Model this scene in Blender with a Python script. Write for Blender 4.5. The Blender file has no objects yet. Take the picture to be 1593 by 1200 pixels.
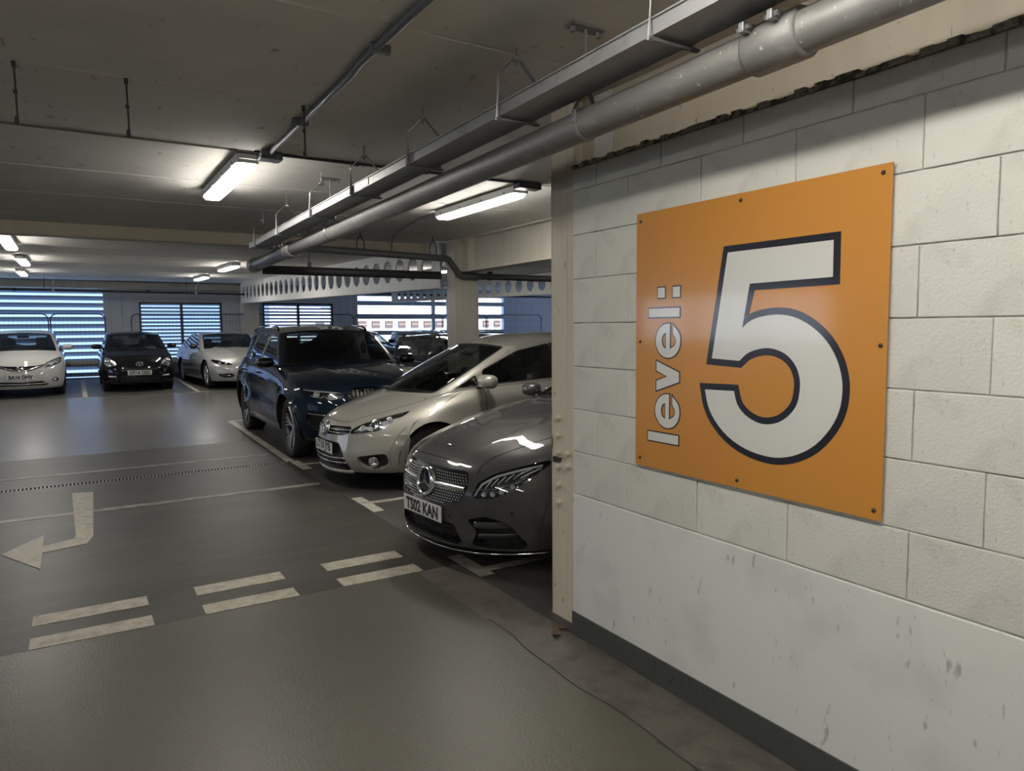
import bpy, bmesh, math, random
import numpy as np
from mathutils import Vector, Matrix
from mathutils.geometry import delaunay_2d_cdt
random.seed(5)
SC = bpy.context.scene
COL = SC.collection

# ------------------------------------------------------------------ camera, world, exposure
CX, CY = 796.5, 600.0
V1 = np.array([114.0 - CX, 515.0 - CY]); V2 = np.array([2600.0 - CX, 494.0 - CY])
FPX = math.sqrt(-(V1 @ V2))
def _n(v): return v / np.linalg.norm(v)
_Y = _n(np.array([V1[0], V1[1], FPX])); _X = np.array([V2[0], V2[1], FPX]); _X = _n(_X - _Y * (_X @ _Y))
_Z = np.cross(_X, _Y); _Z = -_Z if _Z[1] > 0 else _Z
ROT = np.stack([_X, _Y, _Z])                       # world = ROT @ (right, down, forward)
CAMH = 1.645
cam_d = bpy.data.cameras.new('camera'); cam = bpy.data.objects.new('camera', cam_d); COL.objects.link(cam)
r_, d_, f_ = ROT[:, 0], ROT[:, 1], ROT[:, 2]
M = Matrix(((r_[0], -d_[0], -f_[0], 0), (r_[1], -d_[1], -f_[1], 0), (r_[2], -d_[2], -f_[2], CAMH), (0, 0, 0, 1)))
cam.matrix_world = M
cam_d.sensor_fit = 'HORIZONTAL'; cam_d.sensor_width = 36.0; cam_d.lens = FPX / 1593.0 * 36.0
cam_d.clip_start = 0.05; cam_d.clip_end = 400
SC.camera = cam

SC.view_settings.view_transform = 'Standard'; SC.view_settings.look = 'None'
SC.view_settings.gamma = 1.0; SC.view_settings.exposure = 0.0; SC.view_settings.use_curve_mapping = False
W = bpy.data.worlds.new('overcast_sky'); SC.world = W; W.use_nodes = True
bg = W.node_tree.nodes['Background']; bg.inputs[0].default_value = (0.37, 0.585, 1.0, 1); bg.inputs[1].default_value = 1.9
sun_d = bpy.data.lights.new('sun', 'SUN'); sun_d.energy = 15.0; sun_d.angle = 0.01; sun = bpy.data.objects.new('sun', sun_d); COL.objects.link(sun)
sun.rotation_euler = Vector((-0.45, 0.70, -0.55)).to_track_quat('-Z', 'Y').to_euler()    # shines on the fronts across the street, not into the deck
LAMP = 58.0                                        # strength of the fluorescent diffusers
SC.cycles.max_bounces = 7; SC.cycles.diffuse_bounces = 4; SC.cycles.glossy_bounces = 3
SC.cycles.transparent_max_bounces = 12; SC.cycles.caustics_reflective = False; SC.cycles.caustics_refractive = False
SC.cycles.sample_clamp_indirect = 6.0; SC.cycles.use_adaptive_sampling = True; SC.cycles.adaptive_threshold = 0.03; SC.cycles.use_light_tree = False
try:
    SC.cycles.use_denoising = True; SC.cycles.denoiser = 'OPENIMAGEDENOISE'
except Exception: pass

KINK, SLOPE, HC = 11.5, 0.019, 2.85
def rise(y): return max(0.0, y - KINK) * SLOPE
YFAR = 24.5

# ------------------------------------------------------------------ helpers
def mat(name, col, rough=0.5, metal=0.0, coat=0.0, emit=0.0, noise=None, bump=None, spec=0.5, rnd=0.0, alpha_t=None):
    m = bpy.data.materials.new(name); m.use_nodes = True
    nt = m.node_tree; b = nt.nodes['Principled BSDF']; L = nt.links
    c = (*col, 1.0)
    b.inputs['Base Color'].default_value = c; b.inputs['Roughness'].default_value = rough
    b.inputs['Metallic'].default_value = metal; b.inputs['Coat Weight'].default_value = coat
    b.inputs['Coat Roughness'].default_value = 0.03
    b.inputs['Specular IOR Level'].default_value = spec
    if emit:
        b.inputs['Emission Color'].default_value = c; b.inputs['Emission Strength'].default_value = emit
    def tex(kind, scale, detail=5.0, rgh=0.55, stretch=None):
        tc = nt.nodes.new('ShaderNodeTexCoord'); n = nt.nodes.new('ShaderNodeTexNoise')
        n.inputs['Scale'].default_value = scale; n.inputs['Detail'].default_value = detail; n.inputs['Roughness'].default_value = rgh
        if stretch:
            mp = nt.nodes.new('ShaderNodeMapping'); mp.inputs['Scale'].default_value = stretch
            L.new(tc.outputs['Object'], mp.inputs[0]); L.new(mp.outputs[0], n.inputs['Vector'])
        else: L.new(tc.outputs['Object'], n.inputs['Vector'])
        return n
    src = None
    if noise:                                        # list of (scale, lo, hi, colour, amount, stretch)
        for (scale, lo, hi, c2, amt, st) in noise:
            n = tex('n', scale, 2.5, 0.6, st); rp = nt.nodes.new('ShaderNodeMapRange')
            rp.inputs['From Min'].default_value = lo; rp.inputs['From Max'].default_value = hi
            rp.inputs['To Min'].default_value = 0.0; rp.inputs['To Max'].default_value = amt
            L.new(n.outputs['Fac'], rp.inputs['Value'])
            mx = nt.nodes.new('ShaderNodeMix'); mx.data_type = 'RGBA'
            if src is None: mx.inputs[6].default_value = c
            else: L.new(src, mx.inputs[6])
            mx.inputs[7].default_value = (*c2, 1); L.new(rp.outputs[0], mx.inputs[0]); src = mx.outputs[2]
    if rnd:
        oi = nt.nodes.new('ShaderNodeObjectInfo'); mr = nt.nodes.new('ShaderNodeMapRange')
        mr.inputs['To Min'].default_value = 1 - rnd; mr.inputs['To Max'].default_value = 1 + rnd
        L.new(oi.outputs['Random'], mr.inputs['Value'])
        vm = nt.nodes.new('ShaderNodeVectorMath'); vm.operation = 'SCALE'
        if src is None: vm.inputs[0].default_value = col
        else: L.new(src, vm.inputs[0])
        L.new(mr.outputs[0], vm.inputs['Scale']); src = vm.outputs[0]
    if src is not None: L.new(src, b.inputs['Base Color'])
    if bump:                                         # list of (scale, strength, distance)
        prev = None
        for (scale, st, dist) in bump:
            n = tex('b', scale, 1.5); bp = nt.nodes.new('ShaderNodeBump')
            bp.inputs['Strength'].default_value = st; bp.inputs['Distance'].default_value = dist
            L.new(n.outputs['Fac'], bp.inputs['Height'])
            if prev: L.new(prev, bp.inputs['Normal'])
            prev = bp.outputs[0]
        L.new(prev, b.inputs['Normal'])
    return m

def glass_mat(name, tint, ior=1.5, extra=0.0):
    m = bpy.data.materials.new(name); m.use_nodes = True; nt = m.node_tree; nt.nodes.clear()
    o = nt.nodes.new('ShaderNodeOutputMaterial'); t = nt.nodes.new('ShaderNodeBsdfTransparent'); g = nt.nodes.new('ShaderNodeBsdfGlossy')
    g.inputs['Roughness'].default_value = 0.01; g.inputs['Color'].default_value = (1, 1, 1, 1)
    t.inputs['Color'].default_value = (*tint, 1)
    f = nt.nodes.new('ShaderNodeFresnel'); f.inputs['IOR'].default_value = ior
    a = nt.nodes.new('ShaderNodeMath'); a.operation = 'ADD'; a.inputs[1].default_value = extra; a.use_clamp = True
    mx = nt.nodes.new('ShaderNodeMixShader')
    nt.links.new(f.outputs[0], a.inputs[0]); nt.links.new(a.outputs[0], mx.inputs[0])
    nt.links.new(t.outputs[0], mx.inputs[1]); nt.links.new(g.outputs[0], mx.inputs[2]); nt.links.new(mx.outputs[0], o.inputs[0])
    return m

def link(name, me, material=None, parent=None, smooth=False):
    o = bpy.data.objects.new(name, me); COL.objects.link(o)
    if material is not None and len(me.materials) == 0: me.materials.append(material)
    if smooth:
        for p in me.polygons: p.use_smooth = True
    if parent is not None: o.parent = parent
    return o
def mesh(name, V, F, material=None, parent=None, smooth=False):
    me = bpy.data.meshes.new(name); me.from_pydata([tuple(v) for v in V], [], F); me.update()
    return link(name, me, material, parent, smooth)
def tag(o, label=None, cat=None, group=None, kind=None):
    if label: o['label'] = label
    if cat: o['category'] = cat
    if group: o['group'] = group
    if kind: o['kind'] = kind
    return o
def struct(o): o['kind'] = 'structure'; return o
def empty(name, loc=(0, 0, 0), rz=0.0):
    e = bpy.data.objects.new(name, None); COL.objects.link(e); e.location = loc; e.rotation_euler = (0, 0, rz); e.empty_display_size = 0.1
    return e
class MB:
    def __init__(s): s.V = []; s.F = []
    def add(s, V, F):
        k = len(s.V); s.V += [tuple(v) for v in V]; s.F += [tuple(i + k for i in f) for f in F]; return s
    def box(s, a, b, bev=0.0):
        x0, y0, z0 = a; x1, y1, z1 = b
        if bev <= 0:
            return s.add([(x0,y0,z0),(x1,y0,z0),(x1,y1,z0),(x0,y1,z0),(x0,y0,z1),(x1,y0,z1),(x1,y1,z1),(x0,y1,z1)],
                         [(0,3,2,1),(4,5,6,7),(0,1,5,4),(1,2,6,5),(2,3,7,6),(3,0,4,7)])
        bm = bmesh.new(); bmesh.ops.create_cube(bm, size=1.0)
        for v in bm.verts: v.co = Vector(((x0+x1)/2 + v.co.x*(x1-x0), (y0+y1)/2 + v.co.y*(y1-y0), (z0+z1)/2 + v.co.z*(z1-z0)))
        bmesh.ops.bevel(bm, geom=bm.edges[:], offset=bev, segments=2, affect='EDGES', profile=0.5)
        bm.verts.index_update(); s.add([v.co[:] for v in bm.verts], [[v.index for v in f.verts] for f in bm.faces]); bm.free(); return s
    def tube(s, P, r, n=8, caps=True, flat=None):
        P = [Vector(p) for p in P]; k = len(P); rings = []
        up = Vector((0, 0, 1)) if flat is None else Vector(flat)
        for i, p in enumerate(P):
            if i == 0: t = P[1] - p
            elif i == k - 1: t = p - P[i-1]
            else: t = (P[i+1] - p).normalized() + (p - P[i-1]).normalized()
            t.normalize(); a = t.cross(up)
            if a.length < 1e-3: a = t.cross(Vector((0, 1, 0.01)))
            a.normalize(); b = a.cross(t).normalized()
            rr = r[i] if isinstance(r, list) else r
            ra, rb = rr if isinstance(rr, (list, tuple)) else (rr, rr)
            rings.append([p + a*math.cos(2*math.pi*j/n)*ra + b*math.sin(2*math.pi*j/n)*rb for j in range(n)])
        V = [v for rg in rings for v in rg]; F = []
        for i in range(k-1):
            for j in range(n):
                F.append((i*n+j, i*n+(j+1)%n, (i+1)*n+(j+1)%n, (i+1)*n+j))
        if caps: F.append(tuple(range(n-1, -1, -1))); F.append(tuple((k-1)*n+j for j in range(n)))
        return s.add(V, F)
    def lathe(s, prof, n=32, axis='y', center=(0, 0, 0), close=False):
        V = []; F = []; k = len(prof); cx, cy, cz = center
        for j in range(n):
            a = 2*math.pi*j/n
            for (r, h) in prof:
                if axis == 'y': V.append((cx + r*math.cos(a), cy + h, cz + r*math.sin(a)))
                elif axis == 'x': V.append((cx + h, cy + r*math.cos(a), cz + r*math.sin(a)))
                else: V.append((cx + r*math.cos(a), cy + r*math.sin(a), cz + h))
        for j in range(n):
            for i in range(k-1 if not close else k):
                i2 = (i+1) % k
                F.append((j*k+i, j*k+i2, ((j+1) % n)*k+i2, ((j+1) % n)*k+i))
        return s.add(V, F)
    def prism(s, poly, d, f):                         # poly in 2D, f(u,v,w) -> 3D, thickness d
        n = len(poly); Q, tri = cdt(poly, grid=False); k = len(Q)
        V = [f(u, v, 0) for u, v in Q] + [f(u, v, d) for u, v in Q] + [f(u, v, 0) for u, v in poly] + [f(u, v, d) for u, v in poly]
        F = [tuple(t) for t in tri] + [tuple(i+k for i in reversed(t)) for t in tri]
        F += [(2*k+i, 2*k+(i+1) % n, 2*k+(i+1) % n + n, 2*k+i + n) for i in range(n)]
        return s.add(V, F)
    def build(s, name, material=None, parent=None, smooth=False): return mesh(name, s.V, s.F, material, parent, smooth)

def inside(P, poly):
    P = np.asarray(P, float); poly = np.asarray(poly, float); r = np.zeros(len(P), bool)
    x, y = P[:, 0], P[:, 1]; q = np.roll(poly, -1, axis=0)
    for (x0, y0), (x1, y1) in zip(poly, q):
        if y0 == y1: continue
        c = ((y0 > y) != (y1 > y)) & (x < (x1-x0)*(y-y0)/(y1-y0) + x0); r ^= c
    return r
def dense(poly, step, closed=True):
    out = []; n = len(poly)
    for i in range(n if closed else n-1):
        a = poly[i]; b = poly[(i+1) % n]; d = math.hypot(b[0]-a[0], b[1]-a[1]); k = max(1, int(math.ceil(d/step)))
        for j in range(k): out.append((a[0]+(b[0]-a[0])*j/k, a[1]+(b[1]-a[1])*j/k))
    if not closed: out.append(tuple(poly[-1]))
    return out
def cdt(outline, holes=(), step=(0.06, 0.06), grid=True):
    pts = []; edges = []
    for lp in [outline] + list(holes):
        k = len(pts); n = len(lp); pts += [tuple(p) for p in lp]; edges += [(k+i, k+(i+1) % n) for i in range(n)]
    if grid:
        A = np.array(outline); lo = A.min(0); hi = A.max(0)
        gx = np.arange(lo[0]+step[0]*.5, hi[0], step[0]); gy = np.arange(lo[1]+step[1]*.5, hi[1], step[1])
        if len(gx) and len(gy):
            G = np.array([(x, y) for x in gx for y in gy]); k = inside(G, outline)
            for h in holes: k &= ~inside(G, h)
            G = G[k]
            if len(G):
                B = np.array(pts); sc = np.array([1/step[0], 1/step[1]])
                dmin = np.full(len(G), 9.0)
                for b in B: dmin = np.minimum(dmin, np.hypot(*((G-b)*sc).T))
                pts += [tuple(p) for p in G[dmin > 0.4]]
    V, E, F, *_ = delaunay_2d_cdt([Vector(p) for p in pts], edges, [], 0, 1e-6)
    V = [(v[0], v[1]) for v in V]
    C = np.array([np.mean([V[i] for i in f], axis=0) for f in F]); k = inside(C, outline)
    for h in holes: k &= ~inside(C, h)
    F = [tuple(f) for f, q in zip(F, k) if q]
    F = [f if sum(V[f[i]][0]*V[f[(i+1) % 3]][1]-V[f[(i+1) % 3]][0]*V[f[i]][1] for i in range(3)) > 0 else f[::-1] for f in F]
    return V, F
def tess(poly):
    V, E, F, *_ = delaunay_2d_cdt([Vector(p) for p in poly], [(i, (i+1) % len(poly)) for i in range(len(poly))], [], 0, 1e-7)
    if len(V) != len(poly): # fall back to a fan
        return [(0, i, i+1) for i in range(1, len(poly)-1)]
    C = np.array([np.mean([[V[i][0], V[i][1]] for i in f], axis=0) for f in F]); k = inside(C, poly)
    return [tuple(f) for f, q in zip(F, k) if q]
def rp(pts, r, n=5):                                  # round the corners of a polygon
    out = []; m = len(pts)
    for i in range(m):
        p0, p, p1 = Vector(pts[i-1]), Vector(pts[i]), Vector(pts[(i+1) % m])
        a = (p0-p); b = (p1-p); rr = r[i] if isinstance(r, list) else r
        k = min(rr, a.length*.49, b.length*.49)
        if k < 1e-5: out.append(tuple(p)); continue
        A = p + a.normalized()*k; B = p + b.normalized()*k
        for j in range(n+1):
            t = j/n; q = A*(1-t)**2 + p*2*t*(1-t) + B*t*t; out.append((q.x, q.y))
    return out
def spline(pts, n=6, closed=False):
    out = []; m = len(pts)
    for i in range(m if closed else m-1):
        g = lambda k: Vector(pts[k % m]) if closed else Vector(pts[min(max(k, 0), m-1)])
        p0, p1, p2, p3 = g(i-1), g(i), g(i+1), g(i+2)
        for j in range(n):
            t = j/n
            q = 0.5*((2*p1) + (p2-p0)*t + (2*p0-5*p1+4*p2-p3)*t*t + (3*p1-p0-3*p2+p3)*t**3); out.append(tuple(q))
    if not closed: out.append(tuple(pts[-1]))
    return out
def pchip(P):
    P = sorted(P); X = [p[0] for p in P]; Y = [p[1] for p in P]; n = len(X)
    h = [X[i+1]-X[i] for i in range(n-1)]; d = [(Y[i+1]-Y[i])/h[i] for i in range(n-1)]
    m = [0.0]*n; m[0] = d[0]; m[-1] = d[-1]
    for i in range(1, n-1):
        if d[i-1]*d[i] <= 0: m[i] = 0.0
        else:
            w1 = 2*h[i]+h[i-1]; w2 = h[i]+2*h[i-1]; m[i] = (w1+w2)/(w1/d[i-1]+w2/d[i])
    def f(x):
        if x <= X[0]: return Y[0]+m[0]*(x-X[0])
        if x >= X[-1]: return Y[-1]+m[-1]*(x-X[-1])
        lo, hi = 0, n-1
        while hi-lo > 1:
            k = (lo+hi)//2
            if X[k] <= x: lo = k
            else: hi = k
        t = (x-X[lo])/h[lo]; a = h[lo]
        return Y[lo]*(1+2*t)*(1-t)**2 + a*m[lo]*t*(1-t)**2 + Y[hi]*t*t*(3-2*t) + a*m[hi]*t*t*(t-1)
    return f
def sag(x0, x1, n): return [x0 + (x1-x0)*i/n for i in range(n+1)]

# ------------------------------------------------------------------ materials of the place
M_wall = mat('painted_block', (0.60, 0.595, 0.545), 0.55, noise=[(9, .55, .8, (0.44, 0.43, 0.38), .5, None), (60, .66, .76, (0.22, 0.21, 0.19), .55, (1, 1, .6)), (2.2, .5, .75, (0.47, 0.47, 0.43), .5, None)], bump=[(110, .42, .004), (30, .25, .006), (5, .2, .012)], rnd=.03)
M_render = mat('painted_render', (0.66, 0.665, 0.635), 0.5, noise=[(3, .5, .8, (0.45, 0.455, 0.43), .6, None), (26, .66, .74, (0.20, 0.20, 0.20), .6, (1, 1, .35)), (70, .7, .76, (0.12, 0.12, 0.12), .6, (1, 1.5, .6))], bump=[(40, .08, .003)])
M_joint = mat('mortar_joint', (0.56, 0.555, 0.51), 0.8, noise=[(6, .52, .62, (0.20, 0.19, 0.17), .75, None)], bump=[(80, .4, .004)])
M_skirt = mat('grey_skirting_paint', (0.060, 0.064, 0.060), 0.45, noise=[(18, .6, .7, (0.03, 0.03, 0.03), .8, None)], bump=[(60, .2, .003)])
M_beige = mat('beige_steel_paint', (0.56, 0.50, 0.40), 0.5, noise=[(5, .5, .75, (0.42, 0.365, 0.285), .6, (1, 1, .25)), (30, .68, .76, (0.10, 0.06, 0.035), .8, (1, 1, .4))], bump=[(30, .1, .003)])
M_cream = mat('cream_steel_paint', (0.62, 0.58, 0.50), 0.5, noise=[(4, .5, .75, (0.48, 0.44, 0.36), .6, (1, 1, .3))], bump=[(30, .08, .003)])
M_whitesteel = mat('white_steel_paint', (0.76, 0.76, 0.73), 0.45, noise=[(5, .5, .75, (0.60, 0.59, 0.56), .6, None)])
M_ceil = mat('painted_concrete_ceiling', (0.80, 0.785, 0.75), 0.75, noise=[(2.0, .45, .75, (0.68, 0.665, 0.63), .7, None), (18, .66, .74, (0.16, 0.15, 0.13), .5, (1, .35, 1))], bump=[(22, .12, .006)], rnd=.03)
M_beam = mat('light_lifted_beige', (0.66, 0.585, 0.455), 0.5, noise=[(3, .5, .75, (0.52, 0.45, 0.34), .6, (1, 1, .3))])  # beige made lighter for the transverse beam, in place of light it lacks
M_galv = mat('galvanised_steel', (0.215, 0.21, 0.20), 0.55, 0.4, noise=[(22, .5, .7, (0.30, 0.295, 0.28), .6, (1, .4, 1)), (50, .66, .74, (0.66, 0.66, 0.62), .8, None)], bump=[(60, .1, .002)])
M_tray = mat('grey_cable_tray', (0.34, 0.345, 0.35), 0.45, 0.35, noise=[(9, .55, .7, (0.24, 0.24, 0.25), .6, None)])
M_hanger = mat('hanger_steel', (0.30, 0.30, 0.31), 0.45, 0.6)
M_dark = mat('dark_painted_pipe', (0.035, 0.035, 0.036), 0.5)
M_conduit = mat('grey_conduit', (0.17, 0.18, 0.20), 0.4, 0.4)
M_black = mat('black_plastic', (0.012, 0.012, 0.013), 0.45)
M_tube = mat('lit_diffuser', (1.0, 0.955, 0.86), 0.3, emit=LAMP)
M_grey_wall = mat('grey_painted_wall', (0.68, 0.71, 0.77), 0.6, noise=[(3, .5, .75, (0.56, 0.59, 0.65), .6, None)])
M_louvre = mat('blue_grey_louvre', (0.26, 0.30, 0.38), 0.35, 0.2)
M_frame = mat('dark_window_frame', (0.035, 0.038, 0.045), 0.4)
M_fence = mat('fence_wire', (0.12, 0.125, 0.13), 0.45, 0.6)
M_paint = mat('worn_road_paint', (0.38, 0.345, 0.28), 0.55, noise=[(14, .45, .70, (0.20, 0.18, 0.145), .75, None), (90, .55, .7, (0.12, 0.11, 0.09), .7, None)], bump=[(90, .2, .003)])
M_bayline = mat('bay_line_paint', (0.42, 0.39, 0.33), 0.5, noise=[(10, .45, .70, (0.18, 0.165, 0.14), .8, None), (60, .55, .7, (0.12, 0.11, 0.10), .5, None)])
M_faint = mat('worn_joint_strip', (0.25, 0.235, 0.20), 0.5, noise=[(6, .42, .62, (0.10, 0.095, 0.085), .9, None)])
# floor coatings
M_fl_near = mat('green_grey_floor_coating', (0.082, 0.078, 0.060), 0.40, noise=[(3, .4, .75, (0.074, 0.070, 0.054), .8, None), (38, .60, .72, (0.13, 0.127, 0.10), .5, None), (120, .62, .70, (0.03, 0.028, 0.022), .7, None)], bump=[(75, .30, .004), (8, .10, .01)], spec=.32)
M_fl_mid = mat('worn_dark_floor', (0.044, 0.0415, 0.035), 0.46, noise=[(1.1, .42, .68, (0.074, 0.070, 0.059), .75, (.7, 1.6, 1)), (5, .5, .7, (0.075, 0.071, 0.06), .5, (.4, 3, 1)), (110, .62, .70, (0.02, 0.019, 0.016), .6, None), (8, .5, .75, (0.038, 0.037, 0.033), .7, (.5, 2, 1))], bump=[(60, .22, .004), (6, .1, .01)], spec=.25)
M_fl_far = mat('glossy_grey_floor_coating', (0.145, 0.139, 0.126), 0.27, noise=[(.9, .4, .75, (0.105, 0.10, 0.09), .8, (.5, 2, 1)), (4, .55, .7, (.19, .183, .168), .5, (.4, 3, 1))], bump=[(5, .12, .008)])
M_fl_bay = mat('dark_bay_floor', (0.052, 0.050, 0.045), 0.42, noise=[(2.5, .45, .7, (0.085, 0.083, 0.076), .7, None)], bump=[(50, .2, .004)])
M_fl_strip = mat('bare_concrete_strip', (0.098, 0.089, 0.072), 0.62, noise=[(6, .45, .7, (0.045, 0.041, 0.034), .8, None), (30, .62, .72, (0.17, 0.16, 0.13), .6, None)], bump=[(40, .35, .006)])
M_crack = mat('crack_dirt', (0.03, 0.028, 0.023), 0.9)

# ================================================================== THE SETTING
XL, XR, YB = -12.0, 18.0, -7.0
# ---- floor: slab with thick coating panels on top
def slab_strip(mb, x0, x1, y0, y1, z0, z1):
    ys = [y0] + [k for k in (KINK,) if y0 < k < y1] + [y1]
    for a, b in zip(ys, ys[1:]):
        ra, rb = rise(a), rise(b)
        mb.add([(x0,a,z0+ra),(x1,a,z0+ra),(x1,b,z0+rb),(x0,b,z0+rb),(x0,a,z1+ra),(x1,a,z1+ra),(x1,b,z1+rb),(x0,b,z1+rb)],
               [(0,3,2,1),(4,5,6,7),(0,1,5,4),(1,2,6,5),(2,3,7,6),(3,0,4,7)])
    return mb
floor = struct(slab_strip(MB(), XL, XR, YB, YFAR, -0.25, -0.06).build('floor', M_fl_bay)); floor['label'] = 'dark grey coated concrete car park floor'
def panel(x0, x1, y0, y1, m, name='floor_panel'): return slab_strip(MB(), x0, x1, y0, y1, -0.06, 0.0).build(name, m, floor)
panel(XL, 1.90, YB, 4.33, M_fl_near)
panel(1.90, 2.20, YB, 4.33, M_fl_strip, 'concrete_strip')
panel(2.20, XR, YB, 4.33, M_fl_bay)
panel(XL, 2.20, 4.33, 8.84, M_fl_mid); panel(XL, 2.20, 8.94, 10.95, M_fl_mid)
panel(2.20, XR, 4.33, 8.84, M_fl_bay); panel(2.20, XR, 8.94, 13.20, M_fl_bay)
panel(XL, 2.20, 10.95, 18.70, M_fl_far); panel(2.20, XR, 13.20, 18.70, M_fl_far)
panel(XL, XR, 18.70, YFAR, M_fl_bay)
def mark(name, poly, m=None, d=0.0025):
    mb = MB(); mb.prism([p for p in poly], d, lambda u, v, w: (u, v, rise(v) + w)); return mb.build(name, m or M_paint, floor)
def rect(x0, x1, y0, y1): return [(x0, y0), (x1, y0), (x1, y1), (x0, y1)]
for x0, x1 in ((-1.08, -0.55), (-0.28, 0.305), (0.573, 1.112), (1.392, 1.943)):       # give-way dashes
    for y0, y1 in ((4.335, 4.495), (4.68, 4.845)):
        mark('give_way_dash', rect(x0, x1, y0, y1))
mark('direction_arrow', [(-0.094, 8.39), (0.091, 8.34), (0.054, 6.52), (0.010, 6.32), (-0.278, 6.225), (-0.276, 5.80), (-0.535, 6.34), (-0.281, 6.77), (-0.283, 6.41), (-0.075, 6.52), (-0.065, 6.62)], None, .0045)
mark('joint_strip', rect(XL, 2.15, 7.40, 7.50), M_faint); mark('joint_strip', rect(XL, 2.10, 9.53, 9.61), M_faint)
# bay lines
mark('bay_line', [(2.17, 8.92), (2.27, 8.92), (2.335, 13.26), (2.235, 13.26)], M_bayline)
mark('bay_line', rect(2.335, 2.62, 13.16, 13.26), M_bayline)
for ya, yb, ys in ((8.30, 8.90, 8.62), (5.99, 6.60, 6.34), (4.02, 4.50, 4.13)):
    mark('bay_line', rect(2.215, 2.32, ya, yb), M_bayline); mark('bay_line', rect(2.32, 6.9, ys-.04, ys+.04), M_bayline)
for x in (-6.95, -4.58, -2.21, 0.16, 2.53, 4.90, 7.27):
    mark('bay_line', rect(x-.05, x+.05, 18.70, 23.7), M_bayline); mark('bay_line', rect(x-.27, x+.24, 18.66, 18.74), M_bayline)
# crack along the bare strip
ck = spline([(1.905 + random.uniform(-.022, .022), -1 + i*.22, 0.0012) for i in range(21)], 5)
MB().tube(ck, (.004, .0015), 4).build('floor_crack', M_crack, floor)
ck = spline([(1.90 - .012*i + random.uniform(-.012, .012), 2.0 - i*.16, 0.0012) for i in range(8)], 4)
MB().tube(ck, (.003, .0012), 4).build('floor_crack', M_crack, floor)
# trench drain across the aisle
drain = empty('drain_channel', (0, 8.89, 0)); tag(drain, 'narrow slotted steel drain channel running across the aisle floor', 'drain')
mb = MB()
for y in (-.046, .046): mb.box((-9, y-.004, -.03), (2.2, y+.004, .001))
mb.build('edge_rail', M_dark, drain)
mb = MB()
for i in range(260): mb.box((-7.0 + i*.0354, -.042, -.02), (-7.0 + i*.0354 + .014, .036, .0005))
tag(mb.build('grating', M_tray, drain), kind='stuff')

# ---- block wall on the right
XW = 2.22
wr = struct(MB().box((XW+.005, -5.0, 0), (XW+.14, 3.0, 2.448)).build('wall_right', M_joint)); wr['label'] = 'white painted concrete block wall'
def block_mesh(l, h):
    key = (round(l, 3), round(h, 3))
    if key not in BLK:
        o = MB().box((-.02, -l/2, -h/2), (0, l/2, h/2), .003); me = bpy.data.meshes.new('block'); me.from_pydata(o.V, [], o.F); me.materials.append(M_wall); BLK[key] = me
    return BLK[key]
BLK = {}
zs = [0.766 + .2242*k for k in range(8)] + [2.446]
for k in range(8):
    z0, z1 = zs[k], zs[k+1]
    y = (1.22 if k % 2 == 0 else 1.005) - .45*6
    while y < 3.0:
        a = y; b = min(y + .45, 3.0)
        if b - a > .03 and b > -1.5:
            o = bpy.data.objects.new('block', block_mesh(b-a-.0042, z1-z0-.0042)); COL.objects.link(o); o.parent = wr
            o.location = (XW + .02 - random.uniform(0, .0025), (a+b)/2, (z0+z1)/2)
        y += .45
mb = MB().box((XW-.003, -5.0, .1), (XW+.02, 3.0, .763), .004); mb.build('render_panel', M_render, wr)
mb = MB()                                              # ragged mortar bed above the top course
for i in range(110):
    y = -1.4 + i*.04; mb.box((XW-.001-random.uniform(0, .008), y, 2.446), (XW+.13, y+.042, 2.462+random.uniform(-.006, .012)))
mb.build('mortar_bed', mat('crumbling_mortar', (.30, .28, .245), .9, noise=[(30, .48, .60, (.06, .055, .045), .85, None)], bump=[(60, .8, .01)]), wr)
bb = struct(MB().box((XW-.009, -5.0, 0), (XW+.01, 3.001, .121), .002).build('baseboard_right', M_skirt)); bb['label'] = 'dark grey painted skirting band along the block wall'
# return wall of the stair core, behind the block wall
wc = struct(MB().box((XW+.14, 2.86, 0), (XR+.2, 3.0, 2.95)).build('wall_core', M_render)); wc['label'] = 'white wall of the stair core behind the sign wall'
# ---- beam over the wall, steel columns and beams
def ibeam(name, label, x, y0, y1, zb, zt, bw, m, along='y', web=.012, fl=.016, stiff=()):
    o = MB()
    def B(a, b):
        if along == 'y': o.box(a, b)
        else: o.box((a[1], a[0], a[2]), (b[1], b[0], b[2]))
    B((x-bw/2, y0, zb), (x+bw/2, y1, zb+fl)); B((x-bw/2, y0, zt-fl), (x+bw/2, y1, zt)); B((x-web/2, y0, zb+fl), (x+web/2, y1, zt-fl))
    for s in stiff: B((x-bw/2+.005, s-.006, zb+fl), (x+bw/2-.005, s+.006, zt-fl))
    ob = struct(o.build(name, m)); ob['label'] = label; return ob
ibeam('beam_wall_top', 'beige steel beam lying on top of the block wall', 2.37, -5.0, 3.30, 2.466, 2.85, .20, M_beige)
ibeam('beam_second', 'beige steel beam with a wide flange behind the corner column', 4.66, 3.0, 8.78, 2.40, 2.85, .22, M_cream, stiff=(8.5,))
col1 = struct(MB().box((2.235, 3.012, .03), (2.250, 3.218, 2.85), .002).box((2.440, 3.012, .03), (2.455, 3.218, 2.85), .002).box((2.250, 3.108, .03), (2.440, 3.122, 2.85)).build('column_wall_end', M_beige))
col1['label'] = 'beige steel column with a row of bolts at the end of the block wall'
MB().box((2.225, 3.0, 0), (2.47, 3.235, .035)).build('base_grout', M_fl_strip, col1)
MB().box((2.2335, 3.070, .03), (2.2352, 3.078, 2.84)).box((2.2335, 3.208, .03), (2.2352, 3.214, 2.84)).build('cover_strip', M_beige, col1)
bolt = MB()
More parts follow.
